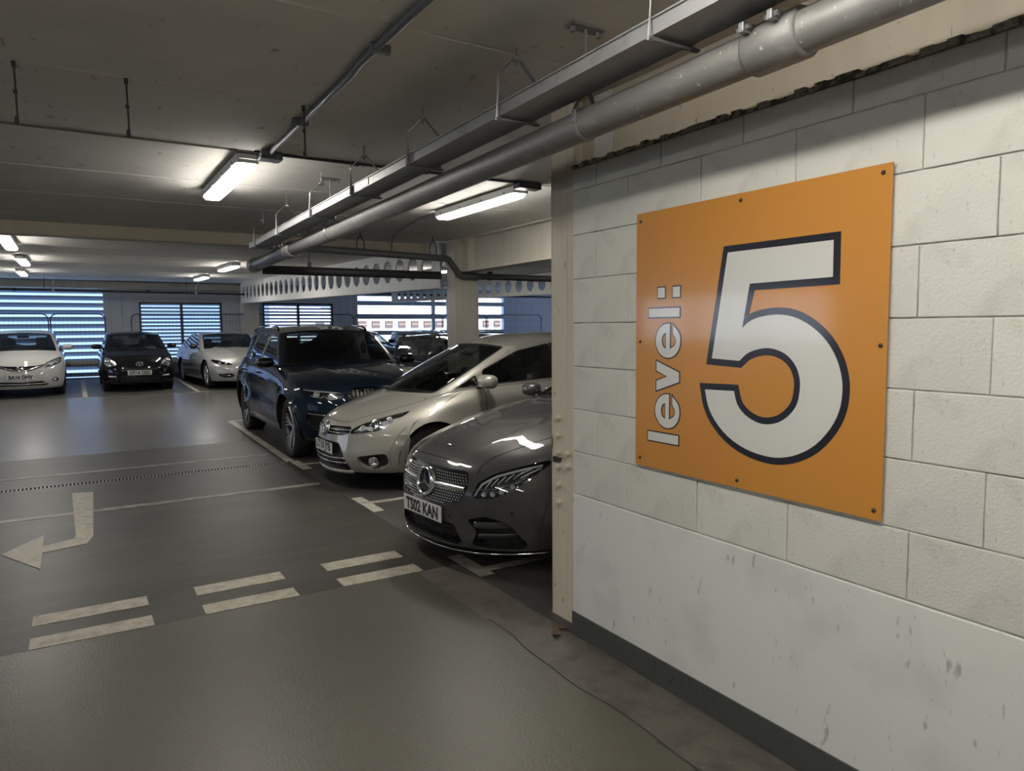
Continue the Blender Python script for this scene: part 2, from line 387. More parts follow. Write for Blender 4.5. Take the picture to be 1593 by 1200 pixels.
bolt.lathe([(0, -.024), (.013, -.024), (.015, -.020), (.015, -.006), (.021, -.006), (.021, 0)], 6, 'x')
me = bpy.data.meshes.new('bolt'); me.from_pydata(bolt.V, [], bolt.F); me.materials.append(M_beige)
for z in (1.151, 1.055, .959, .880, .780, .683): o = link('bolt', me, None, col1); o.location = (2.235, 3.147, z)
for z in (.965, .895): o = link('bolt', me, None, col1); o.location = (2.235, 3.058, z)
MB().prism(rp([(3.205, .898), (3.135, .903), (3.118, .935), (3.145, .930), (3.175, .933), (3.207, .930)], .008), .003, lambda u, v, w: (2.2345-w, u, v)).build('rust_patch', mat('rust', (.035, .018, .011), .9), col1)
MB().prism(rp([(3.213, .96), (3.205, .99), (3.21, 1.05), (3.217, 1.05), (3.217, .93)], .004), .002, lambda u, v, w: (2.2347-w, u, v)).build('rust_patch', mat('old_rust', (.12, .07, .045), .9), col1)
col2 = struct(MB().box((4.50, 8.80, 0), (4.53, 9.05, 2.86), .003).box((4.83, 8.80, 0), (4.86, 9.05, 2.86), .003).box((4.53, 8.86, 0), (4.83, 8.90, 2.86)).build('column_aisle', M_cream))
col2['label'] = 'cream steel column standing between the parked cars'
MB().box((4.50, 8.79, 0), (4.62, 8.80, 2.86)).box((4.62, 8.785, 0), (4.86, 8.80, 2.86)).box((4.614, 8.778, 0), (4.626, 8.79, 2.86)).build('cover_plate', M_cream, col2)
bt = struct(MB().box((XL, 9.50, 2.705), (4.5, 9.70, 2.86), .012).build('beam_transverse', M_beam)); bt['label'] = 'long beige beam crossing under the ceiling slab'
def cell_beam(name, label, x, ya, yb, za, zb, ta, tb, pitch, dia, m):
    """web with round openings, y from ya (near) to yb (far), bottom za..zb and top ta..tb"""
    lerp = lambda a, b, y: a + (b-a)*(y-ya)/(yb-ya)
    hs = []; y = ya + pitch*.9
    while y < yb - pitch*.6:
        zc = (lerp(za, zb, y) + lerp(ta, tb, y))/2
        hs.append([(y + dia/2*math.cos(a), zc + dia/2*math.sin(a)) for a in [2*math.pi*i/16 for i in range(16)]]); y += pitch
    V, F = cdt([(ya, za), (yb, zb), (yb, tb), (ya, ta)], hs, grid=False)
    mb = MB(); n = len(V); mb.add([(x-.012, u, v) for u, v in V] + [(x+.012, u, v) for u, v in V], [f[::-1] for f in F] + [tuple(i+n for i in f) for f in F])
    for h in hs:
        k = len(h); mb.add([(x-.012, u, v) for u, v in h] + [(x+.012, u, v) for u, v in h], [(i, (i+1) % k, (i+1) % k + k, i+k) for i in range(k)])
    for (p, q, o1) in ((za, zb, 0), (ta, tb, -.016)):
        mb.add([(x-.1, ya, p+o1), (x+.1, ya, p+o1), (x+.1, yb, q+o1), (x-.1, yb, q+o1), (x-.1, ya, p+o1+.016), (x+.1, ya, p+o1+.016), (x+.1, yb, q+o1+.016), (x-.1, yb, q+o1+.016)],
               [(0,3,2,1),(4,5,6,7),(0,1,5,4),(1,2,6,5),(2,3,7,6),(3,0,4,7)])
    o = struct(mb.build(name, m)); o['label'] = label; return o
cell_beam('beam_cellular', 'white steel beam with a row of round openings', 4.42, 9.06, 22.9, 2.19, 2.44, 2.85, 3.07, .50, .36, M_whitesteel)
cell_beam('beam_cellular_far', 'distant white steel beam with round openings beyond the column', 9.3, 8.8, 22.9, 2.32, 2.52, 2.80, 3.0, .50, .30, M_whitesteel)
bf = struct(MB().box((XL, 23.9, 2.87), (4.62, 24.2, 3.06)).box((XL, 23.86, 2.865), (4.62, 24.24, 2.885)).build('beam_far', M_cream)); bf['label'] = 'cream edge beam along the top of the far wall'
cf = struct(MB().box((4.62, 23.7, .22), (5.10, 24.3, 3.09), .006).build('column_far', M_cream)); cf['label'] = 'cream column in front of the far wall between the two louvred windows'

# ---- ceiling of concrete planks
ceiling = struct(slab_strip(MB(), XL, XR, YB, YFAR+.3, HC+.10, HC+.4).build('ceiling', M_ceil)); ceiling['label'] = 'grey painted concrete plank ceiling'
y = 2.75 - 1.19*8
while y < YFAR:
    a, b = y, min(y + 1.19, YFAR+.3); ra, rb = rise(a), rise(b); c = .016
    P = [(a+.003, HC+.12+ra), (a+.003, HC+c+ra), (a+c, HC+ra)] + ([(KINK, HC)] if a < KINK < b else []) + [(b-c, HC+rb), (b-.003, HC+c+rb), (b-.003, HC+.12+rb)]
    n = len(P); V = [(XL, u, v) for u, v in P] + [(XR, u, v) for u, v in P]
    F = [(i, i+1, i+1+n, i+n) for i in range(n-1)]
    mesh('plank', V, F, M_ceil, ceiling); y += 1.19
MB().tube([(XL, 7.53, HC+.001), (2.1, 7.53, HC+.001)], (.012, .004), 6).build('sealant_strip', M_whitesteel, ceiling)

# ---- enclosing walls
def wall_with_openings(name, label, x0, x1, z0, z1, ops, yf, m, thick=.2):
    mb = MB(); xs = sorted({x0, x1, *[o[0] for o in ops], *[o[1] for o in ops]})
    for a, b in zip(xs, xs[1:]):
        segs = [(z0, z1)]
        for o in ops:
            if o[0] <= a and b <= o[1]: segs = [(z0, o[2]), (o[3], z1)]
        for (p, q) in segs:
            if q - p > .01:
                if yf[0] == 'y': mb.box((a, yf[1], p), (b, yf[1]+thick, q))
                else: mb.box((yf[1]-thick, a, p), (yf[1], b, q))
    o = struct(mb.build(name, m)); o['label'] = label; return o
ZF0, ZF1 = -.1, 3.4
FAR = [(-9.5, .80, .26, 2.83), (1.74, 4.10, .71, 2.505), (5.38, 7.74, .71, 2.515), (8.60, 14.7, 1.0, 2.80)]
wf = wall_with_openings('wall_far', 'grey block wall at the far side of the deck', XL, XR, ZF0, ZF1, FAR, ('y', YFAR), M_grey_wall)
# joints of the far wall
mb = MB()
for x in (.98, 1.28, 4.35, 5.2, 8.0, 8.3, 15.3, 16.0): mb.box((x-.006, YFAR-.004, .2), (x+.006, YFAR, 3.1))
mb.build('wall_joint', M_joint, wf)
LEFT = [(1.0, 8.0, .9, 2.75), (11.2, 18.4, 1.0, 2.55)]
wl = wall_with_openings('wall_left', 'grey wall on the left side with louvred openings', YB, YFAR+.2, -.1, 3.4, LEFT, ('x', XL), M_grey_wall)
wb_ = struct(MB().box((XL, YB-.2, -.1), (2.3, YB, 3.0)).build('wall_back', M_grey_wall)); wb_['label'] = 'grey wall behind the photographer'
w7 = empty('window_7', (0, 0, 0)); struct(w7); w7['label'] = 'long open bay with rails in the far right wall'
for y in (9.0, 12.5, 16.0, 19.5, 23.0): MB().box((XR+.03, y-.06, 1.1), (XR+.15, y+.06, 2.75)).build('post', M_whitesteel, w7)
for z in (1.35, 1.85): MB().box((XR+.06, 9.0, z), (XR+.12, 23.0, z+.15)).build('rail', M_louvre, w7)
ws_ = wall_with_openings('wall_side', 'grey wall at the far right end of the deck with a long open bay', 2.8, YFAR+.2, -.1, 3.4, [(9.0, 23.0, 1.1, 2.75)], ('x', XR+.2), M_grey_wall)
def louvre(name, label, a, b, z0, z1, pitch, depth, drop, mull, m_blade, frame, at=('y', YFAR), tilt_in=.03):
    root = empty(name, (0, 0, 0)); struct(root); root['label'] = label
    def P(u, v, w): return (u, at[1]+v, w) if at[0] == 'y' else (at[1]-v, u, w)
    def box(mb, p, q):
        A, B = P(*p), P(*q); mb.box(tuple(min(i, j) for i, j in zip(A, B)), tuple(max(i, j) for i, j in zip(A, B)))
    if frame:
        for (p, q) in (((a, -.02, z0), (a+.05, .1, z1)), ((b-.05, -.02, z0), (b, .1, z1)), ((a, -.02, z1-.05), (b, .1, z1)), ((a, -.02, z0), (b, .1, z0+.05))):
            mb = MB(); box(mb, p, q); mb.build('window_frame', frame, root)
    spans = [a] + list(mull) + [b]
    for mx in mull:
        mb = MB(); box(mb, (mx-.035, -.03, z0), (mx+.035, .1, z1)); mb.build('mullion', frame or m_blade, root)
    blades = {}
    for u0, u1 in zip(spans, spans[1:]):
        z = z0 + pitch*.7
        l = u1-u0
        if round(l, 3) not in blades:
            prof = [(0, 0), (0, -.018), (depth-.01, -drop-.004), (depth, -drop), (depth, -drop+.010), (.02, .010)]
            n = len(prof); V = []
            for uu in (-l/2, l/2):
                for v, w in prof:
                    V.append((uu, v, w) if at[0] == 'y' else (-v, uu, w))
            F = [(i, (i+1) % n, (i+1) % n+n, i+n) for i in range(n)] + [tuple(range(n)), tuple(range(2*n-1, n-1, -1))]
            me = bpy.data.meshes.new('slat'); me.from_pydata(V, [], F); me.materials.append(m_blade); blades[round(l, 3)] = me
        while z < z1 + drop*.5:
            o = link('slat', blades[round(l, 3)], None, root); o.location = P((u0+u1)/2, tilt_in, z); z += pitch
    return root
louvre('window_1', 'tall opening with wide blue-grey louvre blades behind the white hatchback', -9.5, .80, .26, 2.83, .205, .16, .118, (-6.2, -2.9), M_louvre, None)
louvre('window_2', 'dark framed two-bay louvred window behind the black hatchback', 1.74, 4.10, .71, 2.505, .112, .085, .058, (2.92,), M_louvre, M_frame)
louvre('window_3', 'dark framed two-bay louvred window above the blue car', 5.38, 7.74, .71, 2.515, .112, .085, .058, (6.55,), M_louvre, M_frame)
louvre('window_5', 'louvred opening in the left wall near the drain', 1.0, 8.0, .9, 2.75, .205, .16, .125, (4.5,), M_louvre, M_frame, at=('x', XL))
w6 = empty('window_6', (0, 0, 0)); struct(w6); w6['label'] = 'open window bay in the left wall'
for y in (11.2, 13.55, 16.0, 18.4): MB().box((XL-.16, y-.06, 1.0), (XL-.02, y+.06, 2.55)).build('post', M_whitesteel, w6)
MB().box((XL-.12, 11.2, 1.02), (XL-.05, 18.4, 1.22)).build('rail', M_louvre, w6)
w4 = empty('window_4', (0, 0, 0)); struct(w4); w4['label'] = 'open window bay with two broad horizontal rails and the street beyond'
M_rail = mat('blue_grey_rail', (.45, .52, .64), .4)
for z0, z1 in ((2.47, 2.63), (1.98, 2.16), (1.40, 1.56)): MB().box((8.6, 24.52, z0), (14.7, 24.58, z1)).build('rail', M_rail, w4)
MB().box((11.55, 24.5, 1.0), (11.68, 24.62, 2.8)).build('post', M_whitesteel, w4); MB().box((12.1, 24.3, 1.0), (12.22, 24.42, 2.9)).build('post', M_cream, w4)
MB().box((8.56, 24.47, 1.0), (8.64, 24.6, 2.8)).build('window_frame', M_whitesteel, w4)
MB().tube([(8.2, 23.6, 2.83), (16.8, 23.6, 2.83)], .035, 8).build('pipe', M_dark, w4)

cb = empty('crash_barrier', (0, 24.15, .24)); tag(cb, 'low beige tubular barrier rail along the foot of the far wall', 'barrier')
MB().tube([(-9.5, 0, .46), (8.4, 0, .46)], .085, 12).build('rail', M_cream, cb, True)
for x in (-8, -5.6, -3.2, -.8, 1.3, 3.4, 5.6, 7.8): MB().box((x-.05, .02, .005), (x+.05, .12, .47)).build('post', M_cream, cb)

# ---- building across the street
M_fac = mat('white_facade', (.80, .79, .77), .6); M_brown = mat('brown_window_panel', (.10, .055, .042), .5); M_bglass = mat('blue_glass', (.35, .55, .75), .15); M_clad = mat('pale_cladding', (.72, .66, .62), .6)
bld = empty('office_building', (30, 70, 0)); tag(bld, 'white office building across the street with a row of small brown windows', 'building')
MB().box((-14, 0, -12), (24, 8, 12)).build('wall', M_fac, bld)
for i in range(16):
    x = -9.6 + i*1.45; o = MB().box((x, -.12, 1.70), (x+.82, .02, 2.42)).build('window', M_brown, bld)
    MB().box((x+.02, -.16, 2.04), (x+.80, -.12, 2.075)).build('glazing_bar', M_clad, o)
for x0, x1 in ((-9.0, -7.2), (-6.2, -2.8)): MB().box((x0, -.10, 3.75), (x1, .02, 5.0)).build('window', M_bglass, bld)
MB().box((-6.9, -.14, 3.7), (-6.35, .02, 5.1)).build('pillar', mat('blue_pillar', (.12, .25, .55), .4), bld)
for k in range(6): MB().box((-2.0, -.09, 3.7+k*.24), (14, .02, 3.82+k*.24)).build('cladding_board', M_clad, bld)

bl2 = empty('reflection_building', (-34, 30, 0)); tag(bl2, 'unseen white building added across the side street to be mirrored in the sign', 'building')  # out of view, added as a bright front for the sign to reflect
MB().box((-6, -26, -14), (0, 34, 9)).build('wall', M_fac, bl2)
for i in range(10): MB().box((-.02, -22+i*5.2, -1.0), (.1, -20.4+i*5.2, .6)).build('window', M_brown, bl2)

# ---- temporary fence panels along the far bays
M_fw = M_fence
def fence(x0, x1, label, y=23.75):
    r = empty('fence_panel', ((x0+x1)/2, y, .233)); tag(r, label, 'fence', 'temporary mesh fence panels')
    l = x1-x0; h = 1.89; c = .16; P = [(-l/2, 0, .02), (-l/2, 0, h-c)]
    P += [(-l/2 + c*(1-math.cos(a)), 0, h-c+c*math.sin(a)) for a in [math.pi/2*i/5 for i in range(1, 6)]]
    P += [(l/2 - c*(1-math.sin(a)), 0, h-c+c*math.cos(a)) for a in [math.pi/2*i/5 for i in range(0, 6)]] + [(l/2, 0, .02)]
    MB().tube(P, .019, 6).tube([(-l/2, 0, .12), (l/2, 0, .12)], .014, 6).build('tube_frame', M_fw, r)
    mb = MB(); n = int(l/.10)
    for i in range(1, n): xx = -l/2 + l*i/n; mb.box((xx-.0022, -.002, .12), (xx+.0022, .002, h-.04))
    for z in (.5, .95, 1.40, 1.66): mb.box((-l/2, -.003, z-.002), (l/2, .003, z+.002))
    tag(mb.build('wire_mesh', M_fw, r), kind='stuff')
    for s in (-1, 1): MB().box((s*(l/2-.10)-.09, -.3, 0), (s*(l/2-.10)+.09, .3, .11), .015).build('foot_block', M_black, r)
fence(-4.0, -.58, 'mesh fence panel behind the white hatchback, at the photo edge')
fence(-.53, .80, 'short mesh fence panel between the white and the black hatchback')
fence(1.47, 4.90, 'mesh fence panel in front of the two-bay window behind the black hatchback')
fence(4.96, 8.22, 'mesh fence panel in front of the louvred window above the blue car')
fence(8.28, 11.6, 'mesh fence panel in front of the open window bay, beside the louvred window')
fence(11.65, 13.45, 'mesh fence panel behind the cream column among the cars')
fence(13.5, 16.0, 'mesh fence panel seen between the cream column and the bolted column')

# ================================================================== CEILING SERVICES
def lamp(x, y0, y1, label, z=HC):
    yc = (y0+y1)/2; l = (y1-y0)/2; zz = z + rise(yc)
    r = empty('fluorescent_light', (x, yc, zz)); tag(r, label, 'ceiling light', 'fluorescent batten lights'); sl = SLOPE if yc > KINK else 0
    if sl: r.rotation_euler = (math.atan(sl), 0, 0)
    MB().box((-.075, -l, -.074), (.075, l, -.012), .006).build('housing', M_whitesteel, r)
    mb = MB(); prof = [(-.072, -.070), (-.068, -.088), (-.05, -.102), (.05, -.102), (.068, -.088), (.072, -.070)]; n = len(prof); V = []
    for yy, k in ((-l+.01, .75), (-l+.06, 1), (l-.06, 1), (l-.01, .75)): V += [(u*k, yy, -.070 + (w+.070)*k) for u, w in prof]
    F = [(j*n+i, j*n+i+1, (j+1)*n+i+1, (j+1)*n+i) for j in range(3) for i in range(n-1)] + [tuple(range(n)), tuple(range(4*n-1, 3*n-1, -1))]
    mb.add(V, F).build('diffuser', M_tube, r)
    for s in (-1, 1): MB().box((-.06, s*l-.02, -.05), (.06, s*l+.02, -.014), .006).build('end_cap', M_whitesteel, r)
    for s in (-.5, .5): MB().box((-.02, s*l*1.2-.02, -.014), (.02, s*l*1.2+.02, 0.002)).build('bracket', M_hanger, r)
    for s in (-.8, -.27, .27, .8):
        MB().box((-.08, s*l-.012, -.07), (-.07, s*l+.012, -.045)).build('clip', M_hanger, r)
    return r
lamp(1.07, 5.16, 6.66, 'bright fluorescent batten at the end of the grey ceiling conduit, nearest to the aisle')
lamp(3.29, 5.18, 6.72, 'bright fluorescent batten over the silver and grey cars, beside the big pipe')
lamp(-.66, 10.4, 12.0, 'fluorescent batten just beyond the beige beam, at the left photo edge')
lamp(-.68, 14.2, 15.8, 'fluorescent batten in the middle of the far left row of three')
lamp(-.90, 18.4, 20.0, 'fluorescent batten over the white hatchback, last of the far left row')
lamp(2.65, 14.1, 15.7, 'fluorescent batten left of the open pipe end')
lamp(2.80, 18.6, 20.2, 'small distant fluorescent batten over the silver saloon')
lamp(6.6, 13.2, 14.8, 'fluorescent batten glimpsed below the dark pipe beside the cream column')
lamp(.95, .2, 1.8, 'fluorescent batten over the sign wall, out of the picture')
lamp(.95, -4.2, -2.6, 'added unseen fluorescent batten behind the photographer, beside the block wall')  # from here down: unseen battens, added to light the deck
lamp(-2.6, .3, 1.9, 'added fluorescent batten over the near aisle, out of the picture')
lamp(-2.6, -3.6, -2.0, 'added unseen fluorescent batten behind the photographer')
lamp(-5.5, 2.6, 4.2, 'added fluorescent batten over the left bays, out of the picture')
lamp(-5.5, 13.0, 14.6, 'added fluorescent batten over the far left bays, out of the picture')
lamp(9.0, 6.0, 7.6, 'added fluorescent batten over the bays hidden by the block wall')

# ---- cable tray on trapeze hangers
tray = empty('cable_tray', (1.70, 4.6, 2.52)); tag(tray, 'long grey metal cable tray hung from the ceiling above the big pipe', 'cable tray')
def tz(y): return 2.552 - (y-2.7)*.0125
def ybar(x0, x1, ya, yb, d0, d1):                     # bar along the tray, relative heights d0..d1
    o = Vector((1.70, 4.6, 2.52)); V = []
    for y in (ya, yb):
        for x, d in ((x0, d0), (x1, d0), (x1, d1), (x0, d1)): V.append(Vector((x, y, tz(y)+d)) - o)
    return V, [(0,3,2,1),(4,5,6,7),(0,1,5,4),(1,2,6,5),(2,3,7,6),(3,0,4,7)]
YT0, YT1 = -3.0, 7.85
MB().add(*ybar(1.615, 1.775, YT0, YT1, 0, .004)).build('tray_base', M_tray, tray)
for nm, x0, x1 in (('side_rail', 1.610, 1.616), ('side_rail', 1.774, 1.780)): MB().add(*ybar(x0, x1, YT0, YT1, 0, .052)).build(nm, M_tray, tray)
for x0, x1 in ((1.603, 1.618), (1.772, 1.787)): MB().add(*ybar(x0, x1, YT0, YT1, .048, .054)).build('rail_lip', M_tray, tray)
MB().add(*ybar(1.606, 1.611, 4.30, 4.55, .006, .046)).build('splice_plate', M_hanger, tray)
for k, y in enumerate((-.2, .78, 1.75, 2.70, 3.67, 4.60, 5.55, 6.62, 7.55)):
    o = Vector((1.70, 4.6, 2.52)); z = tz(y); x0, x1 = 1.600, 1.790; xm = (x0+x1)/2; top = 2.855
    P = [(x0, y, z-.02), (x0, y, z+.17), (xm-.02, y, z+.245), (xm+.02, y, z+.245), (x1, y, z+.17), (x1, y, z-.02)]
    mb = MB().tube([Vector(p)-o for p in P], (.013, .004) if k else (.013, .004), 6)
    mb.tube([Vector((xm, y, z+.225))-o, Vector((xm, y, top))-o], .006, 6).lathe([(0, -.006), (.022, -.006), (.022, .006), (0, .006)], 8, 'z', tuple(Vector((xm, y, z+.25))-o))
    mb.tube([Vector((x0-.01, y, z-.012))-o, Vector((x1+.02, y, z-.012))-o], (.012, .006), 6)
    mb.build('trapeze_hanger', M_hanger, tray)
MB().tube([(-.01, 0, 0), (.01, 0, 0)], .001, 4)

# ---- big galvanised pipe under the tray
pipe = empty('drain_pipe', (1.82, 4.6, 2.42)); tag(pipe, 'thick galvanised drain pipe hung under the cable tray', 'pipe')
PO = Vector((1.82, 4.6, 2.42))
def pz(y): return 2.470 - (y-2.0)*.0135
def pp(y, dx=0, dz=0): return Vector((1.82+dx, y, pz(y)+dz)) - PO
MB().tube([pp(-3.0), pp(7.0)], .062, 24).build('pipe_run', M_galv, pipe, True)
MB().tube([pp(6.98), pp(8.55)], .066, 24).build('pipe_end_run', mat('blue_grey_pipe', (.13, .145, .17), .4, .4), pipe, True)
for ya, yb, r in ((1.35, 1.52, .074), (6.9, 7.08, .080), (2.36, 2.385, .0655), (5.72, 5.745, .066), (8.50, 8.66, .080)):
    MB().tube([pp(ya-.012), pp(ya), pp(yb), pp(yb+.012)], [r*.9, r, r, r*.9], 24).build('coupling', M_galv, pipe, True)
for y in (1.385, 1.485, 6.94, 7.05):                  # coupling lugs and bolts
    MB().box(tuple(pp(y, -.10, .03)), tuple(pp(y+.02, -.05, .06)), .003).tube([pp(y-.012, -.085, .045), pp(y+.034, -.085, .045)], .008, 6).build('clamp_bolt', M_hanger, pipe)
for y in (-.6, 2.37, 5.73):
    mb = MB(); R = .066
    for s in (-1, 1): mb.tube([pp(y, s*R, 0), pp(y, s*R*.9, .05), pp(y, s*.02, .12), pp(y, 0, .13)], (.014, .004), 6)
    mb.tube([pp(y, 0, .12), Vector((1.82, y, 2.845))-PO], .007, 8)
    mb.box(tuple(Vector((1.74, y-.03, 2.838))-PO), tuple(Vector((1.90, y+.03, 2.85))-PO)).lathe([(0, -.02), (.012, -.02), (.012, 0)], 6, 'z', tuple(Vector((1.755, y, 2.838))-PO)).lathe([(0, -.02), (.012, -.02), (.012, 0)], 6, 'z', tuple(Vector((1.885, y, 2.838))-PO))
    mb.build('clevis_hanger', M_hanger, pipe)

# ---- smaller pipes, conduits and rods
dp = MB().tube([(1.905, 8.60, 2.335), (4.18, 8.60, 2.335)], .052, 14).build('branch_pipe', M_dark, None, True); tag(dp, 'black horizontal pipe running from the end of the big pipe towards the column', 'pipe')
mb = MB().tube([(2.45, 8.60, 2.37), (2.45, 8.60, 2.86)], .006, 6).box((2.43, 8.585, 2.36), (2.47, 8.615, 2.44)); tag(mb.build('pipe_hanger', M_dark), 'thin black hanger rod holding the black horizontal pipe', 'hanger')
gp = empty('branch_drain', (3.5, 8.72, 2.6)); tag(gp, 'dark grey drain pipe under the beige beam with a bend down at the column', 'pipe')
G0 = Vector((3.5, 8.72, 2.6))
MB().tube([Vector(p)-G0 for p in [(1.95, 8.70, 2.63), (4.30, 8.70, 2.575), (4.36, 8.70, 2.56), (4.50, 8.70, 2.385), (4.56, 8.70, 2.35), (9.0, 8.70, 2.345)]], .045, 14).build('pipe_run', mat('grey_plastic_pipe', (.10, .10, .10), .45), gp, True)
for x in (3.13, 4.13):
    mb = MB()
    for s in (-1, 1): mb.tube([Vector((x+s*.05, 8.70, 2.56))-G0, Vector((x+s*.05, 8.70, 2.72))-G0, Vector((x+s*.015, 8.70, 2.80))-G0], (.010, .006), 6)
    mb.tube([Vector((x, 8.70, 2.78))-G0, Vector((x, 8.70, 2.855))-G0], .007, 6).build('pipe_hook', M_dark, gp)
for x in (5.0, 6.2): MB().box(tuple(Vector((x-.02, 8.66, 2.30))-G0), tuple(Vector((x+.02, 8.74, 2.42))-G0)).build('pipe_clip', M_dark, gp)
jb = empty('ceiling_conduit', (1.17, 3.6, 2.83)); tag(jb, 'grey conduit running along the ceiling towards the nearest lit batten', 'conduit')
J0 = Vector((1.17, 3.6, 2.83))
MB().tube([Vector(p)-J0 for p in [(1.15, -3.0, 2.828), (1.15, 3.15, 2.828), (1.165, 3.3, 2.828), (1.19, 5.10, 2.828)]], .017, 10).build('conduit_run', M_conduit, jb, True)
for y in (1.2, 2.95, 4.2, 5.0): MB().box((-.045, y-3.6-.012, -.02), (.045, y-3.6+.012, .018), .003).build('saddle_clip', M_conduit, jb)
MB().box((-.04, 1.44, -.035), (.11, 1.56, .018), .006).build('junction_box', M_conduit, jb)
c2 = empty('cross_conduit', (2.2, 5.08, 2.83)); tag(c2, 'dark thin conduit crossing the ceiling between the two nearest battens', 'conduit')
MB().tube([(-1.1, 0, .008), (1.15, 0, .008)], .011, 8).build('conduit_run', M_dark, c2)
for x in (-.95, -.4, .15, .6, 1.05): MB().box((x-.03, -.016, -.008), (x+.03, .016, .02), .003).build('saddle_clip', M_dark, c2)
MB().box((.98, -.05, -.04), (1.2, .05, .018), .006).build('junction_box', M_dark, c2)
c3 = MB().tube([(3.29, 6.76, 2.82), (3.29, 7.3, 2.835), (3.5, 8.42, 2.835), (3.53, 8.60, 2.82), (3.54, 8.68, 2.74), (3.54, 8.69, 2.64)], .011, 8).build('lamp_conduit', M_conduit, None, True); tag(c3, 'thin bent conduit leaving the batten over the silver car and dropping to the grey pipe', 'conduit')
thin = MB().tube([(-6, 5.13, HC-.004), (1.0, 5.13, HC-.004)], .0035, 6).tube([(-6, 5.10, HC-.004), (1.0, 5.10, HC-.004)], .003, 6).build('ceiling_cable', mat('grey_cable', (.22, .215, .2), .5)); tag(thin, 'thin pair of cables along the ceiling joint left of the nearest batten', 'cable')
for x, lb in ((-.168, 'leftmost dark threaded rod hanging from the ceiling, at the photo edge'), (.275, 'dark threaded rod hanging from the ceiling left of the nearest batten'), (1.122, 'dark threaded rod hanging beside the grey ceiling conduit')):
    r = empty('hanging_rod', (x, 3.96, HC)); tag(r, lb, 'hanging rod', 'cut hanger rods')
    MB().tube([(0, 0, 0), (.002, 0, -.13), (.003, 0, -.27)], .005, 6).build('rod', M_dark, r)
    MB().box((-.009, -.009, -.026), (.009, .009, .001), .003).build('anchor', M_dark, r)
    MB().lathe([(0, -.275), (.011, -.275), (.008, -.24), (.005, -.24)], 8, 'z').lathe([(.0, -.14), (.009, -.14), (.009, -.125), (0, -.125)], 8, 'z').build('nut', M_dark, r)
sp = empty('sprinkler_pipe', (1.5, 22.6, 2.73)); tag(sp, 'thin dark horizontal pipe hung in front of the far wall', 'pipe')
MB().tube([(-9, 0, .04), (3.05, 0, -.03)], .028, 8).build('pipe_run', M_dark, sp)
for x in (-2.1, 1.35): MB().tube([(x, 0, 0), (x, 0, .35)], .008, 6).build('hanger_rod', M_dark, sp); 
for x in (-1.9, 1.6): MB().box((x-.03, -.03, -.05), (x+.03, .03, .02)).tube([(x, 0, 0), (x, 0, .16), (x+.05, -.6, .33)], .014, 6).build('bracket', M_cream, sp)
for x in (-2.75, 0.35): MB().tube([(x-.04, 0, 0), (x+.04, 0, 0)], .045, 8).build('coupling', M_dark, sp)

# ================================================================== LEVEL SIGN
M_or = mat('orange_sign_face', (.54, .235, .040), .3, coat=1.0, noise=[(1.5, .4, .75, (.50, .21, .032), .6, None), (60, .72, .76, (.35, .13, .03), .5, None)])
M_num = mat('white_vinyl', (.62, .62, .58), .3, coat=1.0); M_out = mat('black_vinyl', (.012, .011, .016), .3, coat=1.0)
sign = empty('level_sign', (XW, 1.897, 1.577)); tag(sign, 'square orange sign reading level 5 screwed to the white block wall', 'sign')
SO = Vector((XW, 1.897, 1.577)); SX = -.016
def sg(off): return lambda u, v, w: tuple(Vector((XW+SX-off-w, u, v)) - SO)
def signpoly(name, poly, off, d, m, parent=sign): 
    mb = MB(); mb.prism(poly, d, sg(off)); return mb.build(name, m, parent)
MB().box((SX, -.594, -.573), (SX+.004, .594, .573), .001).build('panel', M_or, sign)
bow = [[1.88,1.634],[1.848,1.658],[1.799,1.675],[1.722,1.683],[1.649,1.673],[1.578,1.64],[1.518,1.59],[1.476,1.528],[1.455,1.464],[1.452,1.409],[1.462,1.35],[1.493,1.287],[1.549,1.223],[1.617,1.18],[1.69,1.156],[1.766,1.152],[1.857,1.167],[1.943,1.204],[2.011,1.261],[2.049,1.32],[2.065,1.383]]
inn = [[1.915,1.387],[1.898,1.337],[1.86,1.299],[1.809,1.277],[1.759,1.272],[1.702,1.287],[1.657,1.319],[1.627,1.361],[1.617,1.412],[1.618,1.451],[1.635,1.496],[1.672,1.534],[1.719,1.554],[1.767,1.559],[1.815,1.551],[1.856,1.535],[1.891,1.507]]
five = [(1.957,1.930),(1.500,1.930),(1.499,1.806),(1.8475,1.8025)] + spline([tuple(p) for p in bow], 3) + spline([tuple(p) for p in inn], 3) + [(2.031,1.512)]
def offset(poly, d):                                   # outward offset with mitres
    A = sum(poly[i][0]*poly[(i+1) % len(poly)][1]-poly[(i+1) % len(poly)][0]*poly[i][1] for i in range(len(poly)))
    s = 1 if A > 0 else -1; out = []
    for i in range(len(poly)):
        p0, p, p1 = Vector(poly[i-1]), Vector(poly[i]), Vector(poly[(i+1) % len(poly)])
        e0 = (p-p0).normalized(); e1 = (p1-p).normalized(); n0 = Vector((e0.y, -e0.x))*s; n1 = Vector((e1.y, -e1.x))*s
        b = (n0+n1).normalized(); k = d/max(.45, b.dot(n0)); out.append((p.x+b.x*k, p.y+b.y*k))
    return out
for m_ in (M_or, M_num, M_out): m_.node_tree.nodes['Principled BSDF'].inputs['Coat Roughness'].default_value = .09
signpoly('numeral_outline', offset(five, .026), .0005, .0010, M_out)
signpoly('numeral', five, .0016, .0008, M_num)
